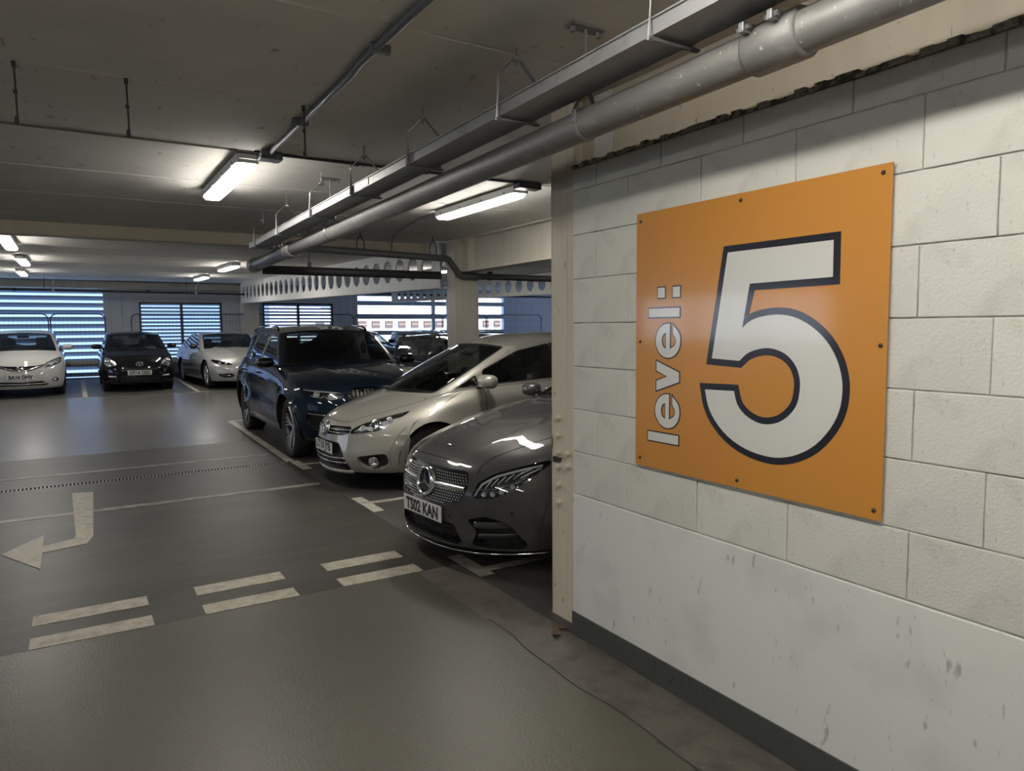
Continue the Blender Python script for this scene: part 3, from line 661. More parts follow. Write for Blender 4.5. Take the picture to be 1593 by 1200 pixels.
def letter(name, poly, holes=()):
    def put(P, H, off, m, nm):
        if H: 
            V, F = cdt(P, H, grid=False); mb = MB(); f = sg(off); mb.add([f(u, v, .0008) for u, v in V], F); return mb.build(nm, m, sign)
        return signpoly(nm, P, off, .0008, m)
    put(offset(poly, .0055), [offset(h, -.0055) for h in holes], .0005, M_out, name+'_outline'); put(poly, holes, .0016, M_num, name)
letter('letter_l', [(2.405,1.170),(2.215,1.170),(2.215,1.130),(2.405,1.130)])
letter('letter_l', [(2.405,1.722),(2.215,1.722),(2.215,1.684),(2.405,1.684)])
letter('letter_v', [(2.353,1.490),(2.214,1.445),(2.214,1.404),(2.353,1.358),(2.353,1.402),(2.285,1.4245),(2.353,1.447)])
def letter_e(yc, zc):                                  # reads upwards: glyph right = +z, glyph up = +y
    P = lambda gx, gy: (yc+gy, zc+gx)
    out = [P(.0745*math.cos(a), .0755*math.sin(a)) for a in [math.radians(t) for t in range(0, 305, 10)]]   # from the right end over the top to the tail
    out.append(P(.0690, -.031)); out.append(P(.033, -.031))
    out += [P(.032*math.cos(a), .040*math.sin(a) - .008) for a in [math.radians(t) for t in range(-46, -165, -14)]]
    out += [P(-.036, -.012), P(.0745, -.012)]
    hole = [P(-.034, .012)] + [P(-.034*math.cos(a), .012+.026*math.sin(a)) for a in [math.radians(t) for t in range(20, 180, 20)]] + [P(.034, .012)]
    letter('letter_e', out, [hole])
letter_e(2.284, 1.2715); letter_e(2.283, 1.5805)
for y0, y1 in ((2.305, 2.348), (2.214, 2.256)): letter('colon_dot', [(y1, 1.812), (y0, 1.812), (y0, 1.768), (y1, 1.768)])
scr = MB().lathe([(0, -.005), (.004, -.005), (.007, -.003), (.008, 0)], 10, 'x'); me = bpy.data.meshes.new('screw'); me.from_pydata(scr.V, [], scr.F); me.materials.append(mat('screw_dark', (.07, .05, .035), .5, .6))
for (y_, z_) in [(2.465,2.114),(1.899,2.123),(1.334,2.122),(2.462,1.574),(1.324,1.576),(2.459,1.04),(1.894,1.034),(1.329,1.036)]:
    o = link('screw', me, None, sign); o.location = Vector((XW+SX, y_, z_)) - SO
for y_ in (2.3, 1.5): MB().box(tuple(Vector((XW+SX+.004, y_-.02, 1.05))-SO), tuple(Vector((XW, y_+.02, 2.10))-SO)).build('batten', M_hanger, sign)
# dead leaves in the corner
M_leaf = mat('dry_leaf', (.09, .05, .025), .8)
for k, (x, y, lb) in enumerate(((2.185, 3.08, 'dry brown leaf curled against the foot of the bolted column'), (2.12, 3.02, 'dry brown leaf on the floor a little in front of the bolted column'))):
    a = random.uniform(0, 6); s = .042
    P = [(s*1.3*math.cos(t)*(1-.35*abs(math.sin(t))), s*.6*math.sin(t)) for t in [2*math.pi*i/10 for i in range(10)]]
    V = [(u*math.cos(a)-v*math.sin(a), u*math.sin(a)+v*math.cos(a), .006+6*(u*u+v*v)*(1 if k % 2 else .5)) for u, v in P] + [(0, 0, .004)]
    o = mesh('dry_leaf', V, [(i, (i+1) % 10, 10) for i in range(10)], M_leaf); o.location = (x, y, .002)
    tag(o, lb, 'leaf', 'dry leaves by the column')

# ================================================================== CARS
M_tyre = mat('tyre_rubber', (.012, .012, .012), .75); M_rim = mat('silver_alloy', (.62, .62, .63), .28, .9); M_rimdark = mat('dark_alloy', (.06, .06, .065), .35, .7)
M_chrome = mat('chrome', (.80, .80, .80), .08, 1.0); M_satin = mat('satin_silver', (.55, .55, .54), .25, .9)
M_trim = mat('black_car_trim', (.010, .010, .011), .35); M_gloss = mat('gloss_black_trim', (.006, .006, .007), .08, coat=.5)
M_under = mat('underbody_black', (.006, .006, .006), .9); M_gap = mat('panel_gap', (.004, .004, .004), .9)
M_glass = glass_mat('car_glass', (.42, .46, .45), 1.5, .02); M_privacy = glass_mat('privacy_glass', (.06, .065, .07), 1.5, .03); M_lens = glass_mat('lamp_lens', (.86, .88, .9), 1.45, .02)
M_lampin = mat('lamp_reflector', (.74, .75, .76), .25, .25); M_lampdark = mat('lamp_inner_black', (.02, .02, .022), .25)
M_seat = mat('seat_cloth', (.035, .034, .034), .8); M_dash = mat('dashboard', (.022, .022, .022), .65)
M_plate = mat('white_number_plate', (.62, .62, .60), .35); M_char = mat('plate_characters', (.01, .01, .01), .5); M_amber = mat('amber_lens', (.5, .16, .02), .2)
M_led = mat('clear_lamp_strip', (.75, .77, .8), .2)

def text_mesh(s, size, bold=.0, width=None):
    c = bpy.data.curves.new('t', 'FONT'); c.body = s; c.size = size; c.align_x = 'CENTER'; c.align_y = 'CENTER'; c.offset = bold; c.resolution_u = 3
    o = bpy.data.objects.new('t', c); COL.objects.link(o); dg = bpy.context.evaluated_depsgraph_get(); dg.update()
    me = bpy.data.meshes.new_from_object(o.evaluated_get(dg)); bpy.data.objects.remove(o)
    V = [v.co.copy() for v in me.vertices]; F = [tuple(p.vertices) for p in me.polygons]; bpy.data.meshes.remove(me)
    xs = [v.x for v in V]; ys = [v.y for v in V]; mx, my = (min(xs)+max(xs))/2, (min(ys)+max(ys))/2
    sx = width/(max(xs)-min(xs)) if width else 1.0
    return [((v.x-mx)*sx, v.y-my) for v in V], F

def wheel_meshes(r, rim, w, style, n):
    """tyre and rim, axle along y, outer face towards +y"""
    h = w/2; t = MB().lathe([(rim-.004, -h*.86), (rim+.01, -h*.95), (r-.03, -h), (r-.008, -h*.9), (r, -h*.72), (r, h*.72), (r-.008, h*.9), (r-.03, h), (rim+.01, h*.95), (rim-.004, h*.86)], 40, 'y')
    q = MB().lathe([(rim-.004, -h*.8), (rim-.02, -h*.6), (rim-.02, h*.55), (rim-.012, h*.80), (rim+.004, h*.92), (rim+.004, h*.84)], 40, 'y')
    hub = rim*.17; sp = MB(); sp.lathe([(0, h*.62), (hub*.8, h*.62), (hub, h*.5), (hub, h*.1)], 20, 'y')
    d = MB().lathe([(0, -h*.1), (rim-.025, -h*.1)], 32, 'y')
    for k in range(n):
        a0 = 2*math.pi*k/n
        arms = {'single': [(0, 0, .34)], 'twin': [(-.06, -.17, .16), (.06, .17, .16)], 'turbine': [(0, .22, .26)], 'y': [(-.06, -.30, .085), (-.03, -.10, .075), (.03, .10, .075), (.06, .30, .085)]}[style]
        for (b0, b1, wd) in arms:
            P = []
            for s, rr, hh in ((0, hub*.7, h*.50), (.5, rim*.55, h*.60), (1, rim-.012, h*.74)):
                a = a0 + b0 + (b1-b0)*s; P.append((rr*math.cos(a), hh, rr*math.sin(a), a))
            V = []
            for i, (x, y, z, a) in enumerate(P):
                hw = wd*rim*.5*(.75 + .25*i/2); tx, tz = -math.sin(a), math.cos(a)
                V += [(x+tx*hw, y-.002, z+tz*hw), (x+tx*hw*.6, y+.010, z+tz*hw*.6), (x-tx*hw*.6, y+.010, z-tz*hw*.6), (x-tx*hw, y-.002, z-tz*hw), (x-tx*hw*.7, y-.03, z-tz*hw*.7), (x+tx*hw*.7, y-.03, z+tz*hw*.7)]
            F = [(i*6+j, i*6+(j+1) % 6, (i+1)*6+(j+1) % 6, (i+1)*6+j) for i in range(2) for j in range(6)]
            sp.add(V, F)
    out = []
    for nm, m, mt in (('wheel', t, M_tyre), ('rim', q, None), ('brake_disc', d, M_rimdark), ('rim_spokes', sp, M_rim)):
        me = bpy.data.meshes.new(nm); me.from_pydata(m.V, [], m.F); me.update()
        if mt: me.materials.append(mt)
        if nm in ('wheel', 'rim'):
            for p in me.polygons: p.use_smooth = True
        out.append(me)
    return out

class Car:
    """x forward with the nose at 0, y to the car's left, z up from the ground"""
    def __init__(s, name, label, cat, P, loc, yaw):
        s.P = P; s.root = empty(name, loc, yaw); tag(s.root, label, cat)
        g = P.get
        s.hw = P['W']/2; s.L = P['L']; s.z0 = g('sill', .20)
        s.xf = pchip([(z, x) for z, x in P['nose']]); s.xr = pchip([(z, -s.L + x) for z, x in g('tail', [(.2, .12), (.35, .02), (.6, 0), (.85, .05), (1.0, .14)])])
        s.zsh = pchip(P['shoulder']); s.sec = pchip(g('sec', [(0, .93), (.12, .965), (.4, 1.0), (.62, .995), (.80, .975), (.92, .945), (1, .90)]))
        s.a = g('corner', .85); s.ne = g('cn', 2.5); s.ar = g('rcorner', .55)
        s.zb = pchip(g('bottom', [(-s.L, .24), (P['rx'], s.z0), (P['fx'], s.z0), (0, s.z0-.01)]))
        s.r = P['r']; s.Ra = g('arch', s.r+.045); s.holes = []; s.feat = []
        s.paint = P['paint']
    # ---- surface
    def width(s, x, z):
        zr = (z-s.z0)/max(.05, s.zsh(x)-s.z0); zr = min(max(zr, 0), 1.0)
        w = s.hw*s.sec(zr); m = -s.L*.5; t = (x-m)/(s.L*.5)
        w *= 1 - s.P.get('taper', .03)*max(0, abs(t)-.35)**2*2.0
        for ax in (s.P['fx'], s.P['rx']):
            d = math.hypot(x-ax, z-s.r); k = (d - s.Ra)/.10
            if -1 < k < 1: w += s.P.get('flare', .010)*(1-abs(k))
            if 'haunch' in s.P: w += s.P['haunch']*math.exp(-((x-ax)/.38)**2)*math.exp(-((zr-.72)/.25)**2)
        if 'side_disp' in s.P: w += s.P['side_disp'](x, z, zr)
        return w
    def side(s, x, z, sg=1):
        w = s.width(x, z); d = s.xf(z)-x
        if d < s.a: w *= max(0, 1-((s.a-max(d, 0))/s.a)**s.ne)**(1/s.ne)
        d = x-s.xr(z)
        if d < s.ar: w *= max(0, 1-((s.ar-max(d, 0))/s.ar)**s.ne)**(1/s.ne)
        return Vector((x, sg*w, z))
    def endx(s, y, z, rear=False):
        a = s.ar if rear else s.a; x0 = s.xr(z) if rear else s.xf(z); sg = 1 if rear else -1; x = x0 + sg*a*.3
        for _ in range(4):
            w = s.width(x, z); t = min(abs(y)/w, .9995); x = x0 + sg*a*(1-(1-t**s.ne)**(1/s.ne))
        return x
    def front(s, y, z):
        x = s.endx(y, z)
        if 'front_disp' in s.P: x += s.P['front_disp'](abs(y), z)
        return Vector((x, y, z))
    def fn(s, y, z, e=.012):
        a = s.front(y+e, z)-s.front(y-e, z); b = s.front(y, z+e)-s.front(y, z-e); n = a.cross(b); n.normalize()
        return n if n.x > 0 else -n
    def fpt(s, y, z, off=0): return s.front(y, z) + (s.fn(y, z)*off if off else Vector())
    def spt(s, x, z, off=0, sg=1):
        e = .01; a = s.side(x+e, z)-s.side(x-e, z); b = s.side(x, z+e)-s.side(x, z-e); n = a.cross(b); n.normalize()
        if n.y < 0: n = -n
        p = s.side(x, z) + n*off; return Vector((p.x, sg*p.y, p.z))
    # ---- features on the front, outline in (y, z)
    def recess(s, name, poly, depth, m_floor, m_wall=None, parent=None, mirror=False, step=.05):
        """opening in the front with a floor set back by depth"""
        obs = []
        for sg in ((1, -1) if mirror else (1,)):
            P = dense([(sg*y, z) for y, z in poly], .035)
            s.holes.append(P)
            V, F = cdt(P, step=(step, step)); par = parent or s.root
            fl = [s.fpt(y, z, -depth) for y, z in V]
            o = mesh(name, fl, F if sg > 0 or True else F, m_floor, par, True); obs.append(o)
            n = len(P); mesh(name + '_rim', [s.fpt(y, z) for y, z in P] + [s.fpt(y, z, -depth) for y, z in P], [(i, (i+1) % n, (i+1) % n+n, i+n) for i in range(n)], m_wall or m_floor, o, True)
        return obs if mirror else obs[0]
    def patch(s, name, poly, off, m, parent=None, step=.05, smooth=True, mirror=False):
        obs = []
        for sg in ((1, -1) if mirror else (1,)):
            P = dense([(sg*y, z) for y, z in poly], .04); V, F = cdt(P, step=(step, step))
            obs.append(mesh(name, [s.fpt(y, z, off) for y, z in V], F, m, parent or s.root, smooth))
        return obs if mirror else obs[0]
    def fbar(s, name, pts, r, off, m, parent=None, mirror=False, n=8):
        for sg in ((1, -1) if mirror else (1,)):
            MB().tube([s.fpt(sg*y, z, off) for y, z in dense(pts, .04, False)], r, n).build(name, m, parent or s.root, True)
    def fline(s, name, pts, w=.004, mirror=False, parent=None):
        for sg in ((1, -1) if mirror else (1,)): MB().tube([s.fpt(sg*y, z, .0002) for y, z in dense(pts, .04, False)], (w, .0012), 5).build(name, M_gap, parent or s.root)
    def sline(s, name, pts, w=.004, m=None, off=.0002, h=.0012):
        for sg in (1, -1):
            P = [s.spt(x, z, off, sg) for x, z in dense(pts, .05, False)]
            MB().tube(P, [(w, h)]*len(P), 5, flat=(0, sg, 0)).build(name, m or M_gap, s.root)
    def lamp(s, poly, depth=.05, inner=None, proj=(), strips=(), lens=True, body=None):
        """head lamps left and right: recess, bowls, strips and a clear lens"""
        for k, sg in enumerate((1, -1)):
            root = s.recess('headlight', [(sg*y, z) for y, z in poly], depth, inner or M_lampdark, M_trim)
            for (y, z, r, mt) in proj:
                c = s.fpt(sg*y, z, -depth+.005); n = s.fn(sg*y, z); q = Vector((1, 0, 0)).rotation_difference(n)
                mb = MB().lathe([(r*.45, .004), (r*.8, .018), (r, .036), (r*1.06, .034)], 16, 'x').lathe([(0, .020), (r*.28, .016), (r*.46, .004)], 12, 'x')
                mb.V = [tuple(c + q @ Vector(v)) for v in mb.V]; mb.build('lamp_bowl', mt or M_lampin, root, True)
            for (pts, r, mt) in strips:
                MB().tube([s.fpt(sg*y, z, -depth+.022) for y, z in dense(pts, .03, False)], r, 6).build('lamp_strip', mt or M_led, root, True)
            if lens:
                P = dense([(sg*y, z) for y, z in poly], .035); V, F = cdt(P, step=(.05, .05))
                mesh('lamp_lens', [s.fpt(y, z, .001) for y, z in V], F, M_lens, root, True)
    def plate(s, y, z, text, tilt=0, off=.012, w=.52, h=.111, two=None):
        c = s.fpt(y, z, off); r = empty('number_plate', c); r.parent = s.root; n = s.fn(y, z); n = Vector((n.x, n.y, 0)).normalized() if not tilt else n
        r.rotation_euler = Vector((1, 0, 0)).rotation_difference(n).to_euler()
        bm = MB().box((-.004, -w/2, -h/2), (.004, w/2, h/2), .002); r2 = bm.build('plate_board', M_plate, r)
        if text:
            V, F = text_mesh(text, .112, .0052, w*.86)
            mesh('plate_characters', [(.0046, u, v) for u, v in V], F, M_char, r)
        return r
    # ---- build the body
    def build(s):
        g = s.P.get; P = s.P; paint = s.paint; V = []; F = []
        def add(v, f):
            k = len(V); V.extend(v); F.extend([tuple(i+k for i in t) for t in f])
        fy = .965
        def corner(z, rear):                           # where the end panel meets the side panel
            x = (s.xr(z) if rear else s.xf(z)); sg = 1 if rear else -1; a = s.ar if rear else s.a
            for _ in range(6):
                w = s.width(x, z); x1 = (s.xr(z) if rear else s.xf(z)) + sg*a*(1-(1-fy**s.ne)**(1/s.ne)); x = x1
            return x, fy*s.width(x, z)
        def ztop(y, rear):
            z = s.zsh(-s.L+.2 if rear else -.2)
            for _ in range(12): z = .5*z + .5*s.zsh(s.endx(y, z, rear))
            return z
        def ctop(rear):
            z = s.zsh(-s.L+.3 if rear else -.3)
            for _ in range(12): z = .5*z + .5*s.zsh(corner(z, rear)[0])
            return z
        # front and rear panels
        tops = {}
        for rear in (False, True):
            zc = ctop(rear); zb0 = s.zb(corner(.3, rear)[0]); n = 14
            zl = [zb0 + (zc-zb0)*i/n for i in range(n+1)]
            left = [(corner(z, rear)[1], z) for z in zl]
            ys = [left[-1][0]*i/12 for i in range(12, -13, -1)]
            top = [(y, ztop(y, rear)) for y in ys]; top[0] = left[-1]; top[-1] = (-left[-1][0], left[-1][1])
            bw = left[0][0]; nb = 24; lipz = P.get('lip', lambda t: 0.0)
            bot = [(-bw + 2*bw*i/nb, zb0 + (0 if rear else lipz(abs(-1+2*i/nb)))) for i in range(nb+1)]
            O = bot[:-1] + left[:-1] + top[:-1] + [(-y, z) for y, z in reversed(left)][:-1]
            v, f = cdt(O, [] if rear else s.holes, (.05, .04))
            add([Vector((s.endx(y, z, True), y, z)) if rear else s.front(y, z) for y, z in v], [t[::-1] for t in f] if rear else f)
            tops[rear] = (top, zc, zl)
        # sides
        def bottom_edge():
            out = []; x = corner(.3, False)[0]; xe = corner(.3, True)[0]
            zbf = tops[False][2][0]; zbr = tops[True][2][0]
            out.append((x, zbf))
            for ax in (P['fx'], P['rx']):
                zb = s.zb(ax); t0 = math.asin(max(-1, min(1, (zb-s.r)/s.Ra)))
                for i in range(25):
                    t = t0 + (math.pi-2*t0)*i/24; out.append((ax+s.Ra*math.cos(t), s.r+s.Ra*math.sin(t)))
            out.append((xe, zbr)); return out
        be = bottom_edge(); fr = [(corner(z, False)[0], z) for z in tops[False][2]]; rr = [(corner(z, True)[0], z) for z in tops[True][2]]
        xa, xb = fr[-1][0], rr[-1][0]; topl = [(xa + (xb-xa)*i/60, s.zsh(xa + (xb-xa)*i/60)) for i in range(61)]; topl[0] = fr[-1]; topl[-1] = rr[-1]
        bed = dense(be, .06, False)
        O = fr[:-1] + topl[:-1] + list(reversed(rr))[:-1] + list(reversed(bed))[:-1]
        v, f = cdt(O, [], (.07, .045))
        for sg in (1, -1): add([s.side(x, z, sg) for x, z in v], [t if sg < 0 else t[::-1] for t in f])
        s.topl = topl
        # bonnet and boot lid
        gl = P['glass']; cx, rx = gl['cowl'], gl['rear']
        def edge_w(x): return abs(s.side(x, s.zsh(x)).y)
        s.edge_w = edge_w
        for rear in (False, True):
            lim = rx if rear else cx; b0 = gl.get('bulge_rear', .08) if rear else gl.get('bulge', .20)
            top = tops[rear][0]; half = [(s.endx(y, z, rear), y, z) for y, z in top]     # from +y to -y
            xs_side = [lim + (half[0][0]-lim)*i/16 for i in range(17)]
            left = [(x, edge_w(x)) for x in xs_side[:-1]]
            wl = edge_w(lim)
            sg = -1 if rear else 1
            base = [(lim + sg*b0*(1-(t/10)**2), wl*t/10) for t in range(-10, 11)]          # windscreen base from -y to +y
            O = [(x, y) for x, y in left] + [(x, y) for x, y, _ in half] + [(x, -y) for x, y in reversed(left)][:-1]+ base[:-1]
            bx = sorted([(x, y, s.zsh(x)) for x, y in left] + [(x, y, z) for x, y, z in half if y >= -1e-6], key=lambda q: q[0])
            X = np.array([q[0] for q in bx]); Yw = np.array([q[1] for q in bx]); Zw = np.array([q[2] for q in bx])
            crf = pchip(P['crown_rear'] if rear else P['crown']); ex = None if rear else g('hood_disp')
            tipx = half[12][0]
            def make(X, Yw, Zw, crf, ex, tipx, rear):
                def ztopf(x, y):
                    w = max(1e-4, float(np.interp(x, X, Yw))); t = min(1, abs(y)/w); ze = float(np.interp(x, X, Zw))
                    c = crf(x)*min(1, abs(x-tipx)/.12)**.5
                    z = ze + c*(1-t**g('crown_pow', 2.4))
                    if ex: z += ex(x, y, t)
                    return z
                return ztopf
            ztopf = make(X, Yw, Zw, crf, ex, tipx, rear)
            if not rear: s.hood_z = ztopf
            else: s.deck_z = ztopf
            v, f = cdt(O, [], (.06, .06))
            add([Vector((x, y, ztopf(x, y))) for x, y in v], f)
        bm = bmesh.new(); vs = [bm.verts.new(p) for p in V]
        for t in F:
            try: bm.faces.new([vs[i] for i in t])
            except ValueError: pass
        bmesh.ops.remove_doubles(bm, verts=bm.verts[:], dist=.004)
        me = bpy.data.meshes.new('body'); bm.to_mesh(me); bm.free()
        s.body = link('body', me, paint, s.root, True)
        # floor pan, arch liners
        mb = MB(); xs = [fr[0][0], P['fx'], -s.L/2, P['rx'], rr[0][0]]
        for a, b in zip(xs, xs[1:]): mb.add([(a, -s.hw*.86, s.z0+.03), (a, s.hw*.86, s.z0+.03), (b, s.hw*.86, s.z0+.03), (b, -s.hw*.86, s.z0+.03)], [(0, 1, 2, 3)])
        xq = fr[0][0]; mb.add([(xq, -s.hw*.9, s.z0+.03), (xq, s.hw*.9, s.z0+.03), (-.22, s.hw*.5, s.z0+.02), (-.10, 0, s.z0+.02), (-.22, -s.hw*.5, s.z0+.02)], [(0, 1, 2, 3, 4)])
        mb.build('floor_pan', M_under, s.root)
        for ax in (P['fx'], P['rx']):
            for sg in (1, -1):
                mb = MB(); A = [(ax+(s.Ra+.004)*math.cos(t), s.r+(s.Ra+.004)*math.sin(t)) for t in [-.45 + (math.pi+.9)*i/20 for i in range(21)]]
                v = [(x, sg*(abs(s.side(x, max(z, s.z0+.02)).y)-.012), z) for x, z in A] + [(x, sg*(s.hw-.34), z) for x, z in A]
                mb.add(v, [(i, i+1, i+22, i+21) for i in range(20)]); mb.add([v[21+i] for i in range(21)], [tuple(range(21))])
                mb.build('wheel_arch_liner', M_under, s.root, True)
        s.greenhouse(); s.wheels(); s.interior()
    def greenhouse(s):
        P = s.P; gl = P['glass']; g = gl.get; cx, rx = gl['cowl'], gl['rear']
        zc = pchip(gl['rail']); ax_top, dx_top = gl['front_top'], gl['rear_top']; inset = g('inset', .012); tum = g('tumble', .36)
        def yb(x): return s.edge_w(min(max(x, rx), cx)) - inset
        def SG(x, z, sg=1, off=0):
            b = s.zsh(x); h = max(0, z-b); y = yb(x) - tum*h - g('curve', .12)*h*h + off; return Vector((x, sg*y, z))
        s.SG = SG
        zbelt = s.zsh
        fr = [(cx + (ax_top-cx)*t + g('a_bow', .02)*math.sin(math.pi*t), zbelt(cx) + (zc(ax_top)-zbelt(cx))*t) for t in [i/10 for i in range(11)]]
        rl = [(ax_top + (dx_top-ax_top)*i/24, zc(ax_top + (dx_top-ax_top)*i/24)) for i in range(25)]
        rrp = [(dx_top + (rx-dx_top)*t - g('d_bow', .0)*math.sin(math.pi*t), zc(dx_top) + (zbelt(rx)-zc(dx_top))*t) for t in [i/8 for i in range(9)]]
        bl = [(rx + (cx-rx)*i/40, zbelt(rx + (cx-rx)*i/40)) for i in range(41)]
        O = fr[:-1] + rl[:-1] + rrp[:-1] + bl[:-1]
        holes = [dense(h, .05) for h in gl['side']]
        v, f = cdt(O, holes, (.08, .06)); V = []; F = []
        def add(vv, ff):
            k = len(V); V.extend(vv); F.extend([tuple(i+k for i in t) for t in ff])
        for sg in (1, -1): add([SG(x, z, sg) for x, z in v], [t if sg < 0 else t[::-1] for t in f])
        # roof
        cr = pchip(g('roof_crown', [(dx_top, .03), (ax_top, .045)])); bf, br = g('top_bulge', .09), g('rear_bulge', .05); nx, ny = 22, 16
        def roof(t, q):                                # q 0 front .. 1 rear, t -1..1
            xe = ax_top + (dx_top-ax_top)*q; x = xe + (bf*(1-q)**3 - br*q**3)*(1-t*t); e = SG(xe, zc(xe)); return Vector((x, t*e.y, zc(xe) + cr(xe)*(1-abs(t)**2.6)))
        s.roof = roof
        ts = [math.sin(math.pi/2*(-1+2*j/ny)) for j in range(ny+1)]
        R = [roof(t, i/nx) for i in range(nx+1) for t in ts]; k = ny+1
        add(R, [(i*k+j, i*k+j+1, (i+1)*k+j+1, (i+1)*k+j) for i in range(nx) for j in range(ny)])
        # screens
        def screen(rear):
            edge = list(reversed(rrp)) if rear else fr; n = len(edge)-1
            b0, b1 = (-g('bulge_rear', .08), -br) if rear else (g('bulge', .20), bf)
            def W(t, q):
                u = q*n; i = min(int(u), n-1); w = u-i; x = edge[i][0]*(1-w)+edge[i+1][0]*w; z = edge[i][1]*(1-w)+edge[i+1][1]*w
                e = SG(x, z); xx = x + (b0+(b1-b0)*q)*(1-t*t)
                c0 = (s.deck_z(rx+b0, 0) - s.zsh(rx)) if rear else (s.hood_z(cx+b0, 0) - s.zsh(cx)); c1 = cr(ax_top if not rear else dx_top)
                pw = 2.4 + .2*q
                return Vector((xx, t*e.y, z + (c0+(c1-c0)*q)*(1-abs(t)**pw)))
            return W
        s.screens = [screen(False), screen(True)]
        sub = []
        for rear, W in zip((False, True), s.screens):
            tw = g('screen_t', .92) if not rear else g('rear_t', .86); qa, qb = (.05, .97) if not rear else (.12, .92)
            H = dense(rp([(-tw, qa), (tw, qa), (tw*.985, qb), (-tw*.985, qb)], .06), .1)
            O2 = dense([(-1, 0), (1, 0), (1, 1), (-1, 1)], .1); v, f = cdt(O2, [H], (.15, .12))
            add([W(t, q) for t, q in v], f if not rear else [t[::-1] for t in f])
            sub.append((rear, W, H))
        me_o = mesh('roof', V, F, s.paint, s.root, True)
        bm = bmesh.new(); bm.from_mesh(me_o.data); bmesh.ops.remove_doubles(bm, verts=bm.verts[:], dist=.003); bm.to_mesh(me_o.data); bm.free()
        for p in me_o.data.polygons: p.use_smooth = True
        for rear, W, H in sub:
            nm = 'rear_window' if rear else 'windscreen'
            v, f = cdt(H, [], (.15, .12)); o = mesh(nm, [W(t, q) for t, q in v], f, M_glass if not rear else gl.get('rear_glass', M_glass), s.root, True)
            lo = offset(H, -.035); n = len(H)
            A = [W(t, q) + Vector((.0012, 0, .0012))*(1 if not rear else -1) for t, q in H] + [W(t, q)+ Vector((.0012, 0, .0012))*(1 if not rear else -1) for t, q in lo]
            mesh('screen_band', A, [(i, (i+1) % n, (i+1) % n+n, i+n) for i in range(n)], M_trim, o)
        # side windows
        for i, h in enumerate(gl['side']):
            for sg in (1, -1):
                Pp = dense(h, .05); v, f = cdt(Pp, [], (.1, .08)); mt = M_privacy if i in gl.get('privacy', ()) else M_glass
                o = mesh('side_window', [SG(x, z, sg, -.004) for x, z in v], f, mt, s.root, True)
                lo = offset(Pp, -.012); n = len(Pp)
                mesh('window_seal', [SG(x, z, sg, .002) for x, z in Pp] + [SG(x, z, sg, -.002) for x, z in lo], [(j, (j+1) % n, (j+1) % n+n, j+n) for j in range(n)], gl.get('seal', M_trim), o)
        for poly in gl.get('pillars', ()):
            for sg in (1, -1):
                Pp = dense(poly, .05); v, f = cdt(Pp, [], (.1, .08)); mesh('pillar_trim', [SG(x, z, sg, .0025) for x, z in v], f, M_trim, s.root, True)
        if 'mirror' in gl:
            mx, mz, my = gl['mirror']; sc = gl.get('mirror_size', 1.0)
            for sg in (1, -1):
                r = empty('door_mirror', (mx, sg*(abs(SG(mx-.05, mz).y)), mz)); r.parent = s.root
                b = MB(); pr = [(-.05, .03, .055), (-.045, .05, .07), (.0, .065, .078), (.05, .05, .07), (.085, .02, .04)]
                V = []; k = 20; sq = lambda t: math.copysign(abs(t)**.58, t)
                for (xx, ry, rz) in [(-.052, .082, .055), (-.03, .096, .070), (.01, .098, .072), (.05, .080, .056), (.075, .045, .030)]:
                    V += [(xx*sc, sg*(.15 + ry*1.05*sq(math.cos(2*math.pi*j/k)))*sc, (.05 + rz*.85*sq(math.sin(2*math.pi*j/k)))*sc) for j in range(k)]
                FF = [(i*k+j, i*k+(j+1) % k, (i+1)*k+(j+1) % k, (i+1)*k+j) for i in range(4) for j in range(k)] + [tuple(range(4*k, 5*k))]
                b.add(V, FF).build('mirror_shell', gl.get('mirror_paint', s.paint), r, True)
                MB().add([(-.050*sc, sg*(.16 + .076*math.cos(2*math.pi*j/k))*sc, (.05+.05*math.sin(2*math.pi*j/k))*sc) for j in range(k)], [tuple(range(k))]).build('mirror_glass', M_chrome, r)
                MB().tube([(.01, -sg*.01, -.01), (.01, sg*.06*sc, .005), (.01, sg*.12*sc, .02*sc)], [(.028, .018), (.022, .014), (.03, .016)], 8).build('mirror_arm', M_trim, r, True)
        # wipers
        W = s.screens[0]
        for (t0, q0, t1, q1) in gl.get('wipers', ((-.05, .03, .62, .10), (-.78, .03, -.12, .10))):
            Pp = [W(t0+(t1-t0)*i/6, q0+(q1-q0)*i/6) + Vector((.012, 0, .012)) for i in range(7)]; MB().tube(Pp, .006, 5).build('wiper', M_trim, s.root)
    def wheels(s):
        P = s.P; tw = P.get('tyre_w', .21); st, n = P.get('rim', ('single', 5)); me = wheel_meshes(s.r, P.get('rim_r', s.r*.68), tw, st, n); me[1].materials.append(P.get('barrel_mat', P.get('rim_mat', M_rim))); me[3].materials[0] = P.get('rim_mat', M_rim)
        for ax in (P['fx'], P['rx']):
            for sg in (1, -1):
                w = link('wheel', me[0], None, s.root); y = s.hw - tw/2 - P.get('wheel_in', .025)
                w.location = (ax, sg*y, s.r); w.rotation_euler = (0, random.uniform(0, 1), 0 if sg > 0 else math.pi)
                if ax == P['fx'] and 'steer' in P: w.rotation_euler = (0, random.uniform(0, 1), (0 if sg > 0 else math.pi) + P['steer'])
                link('rim', me[1], None, w); link('brake_disc', me[2], None, w); link('rim_spokes', me[3], None, w)
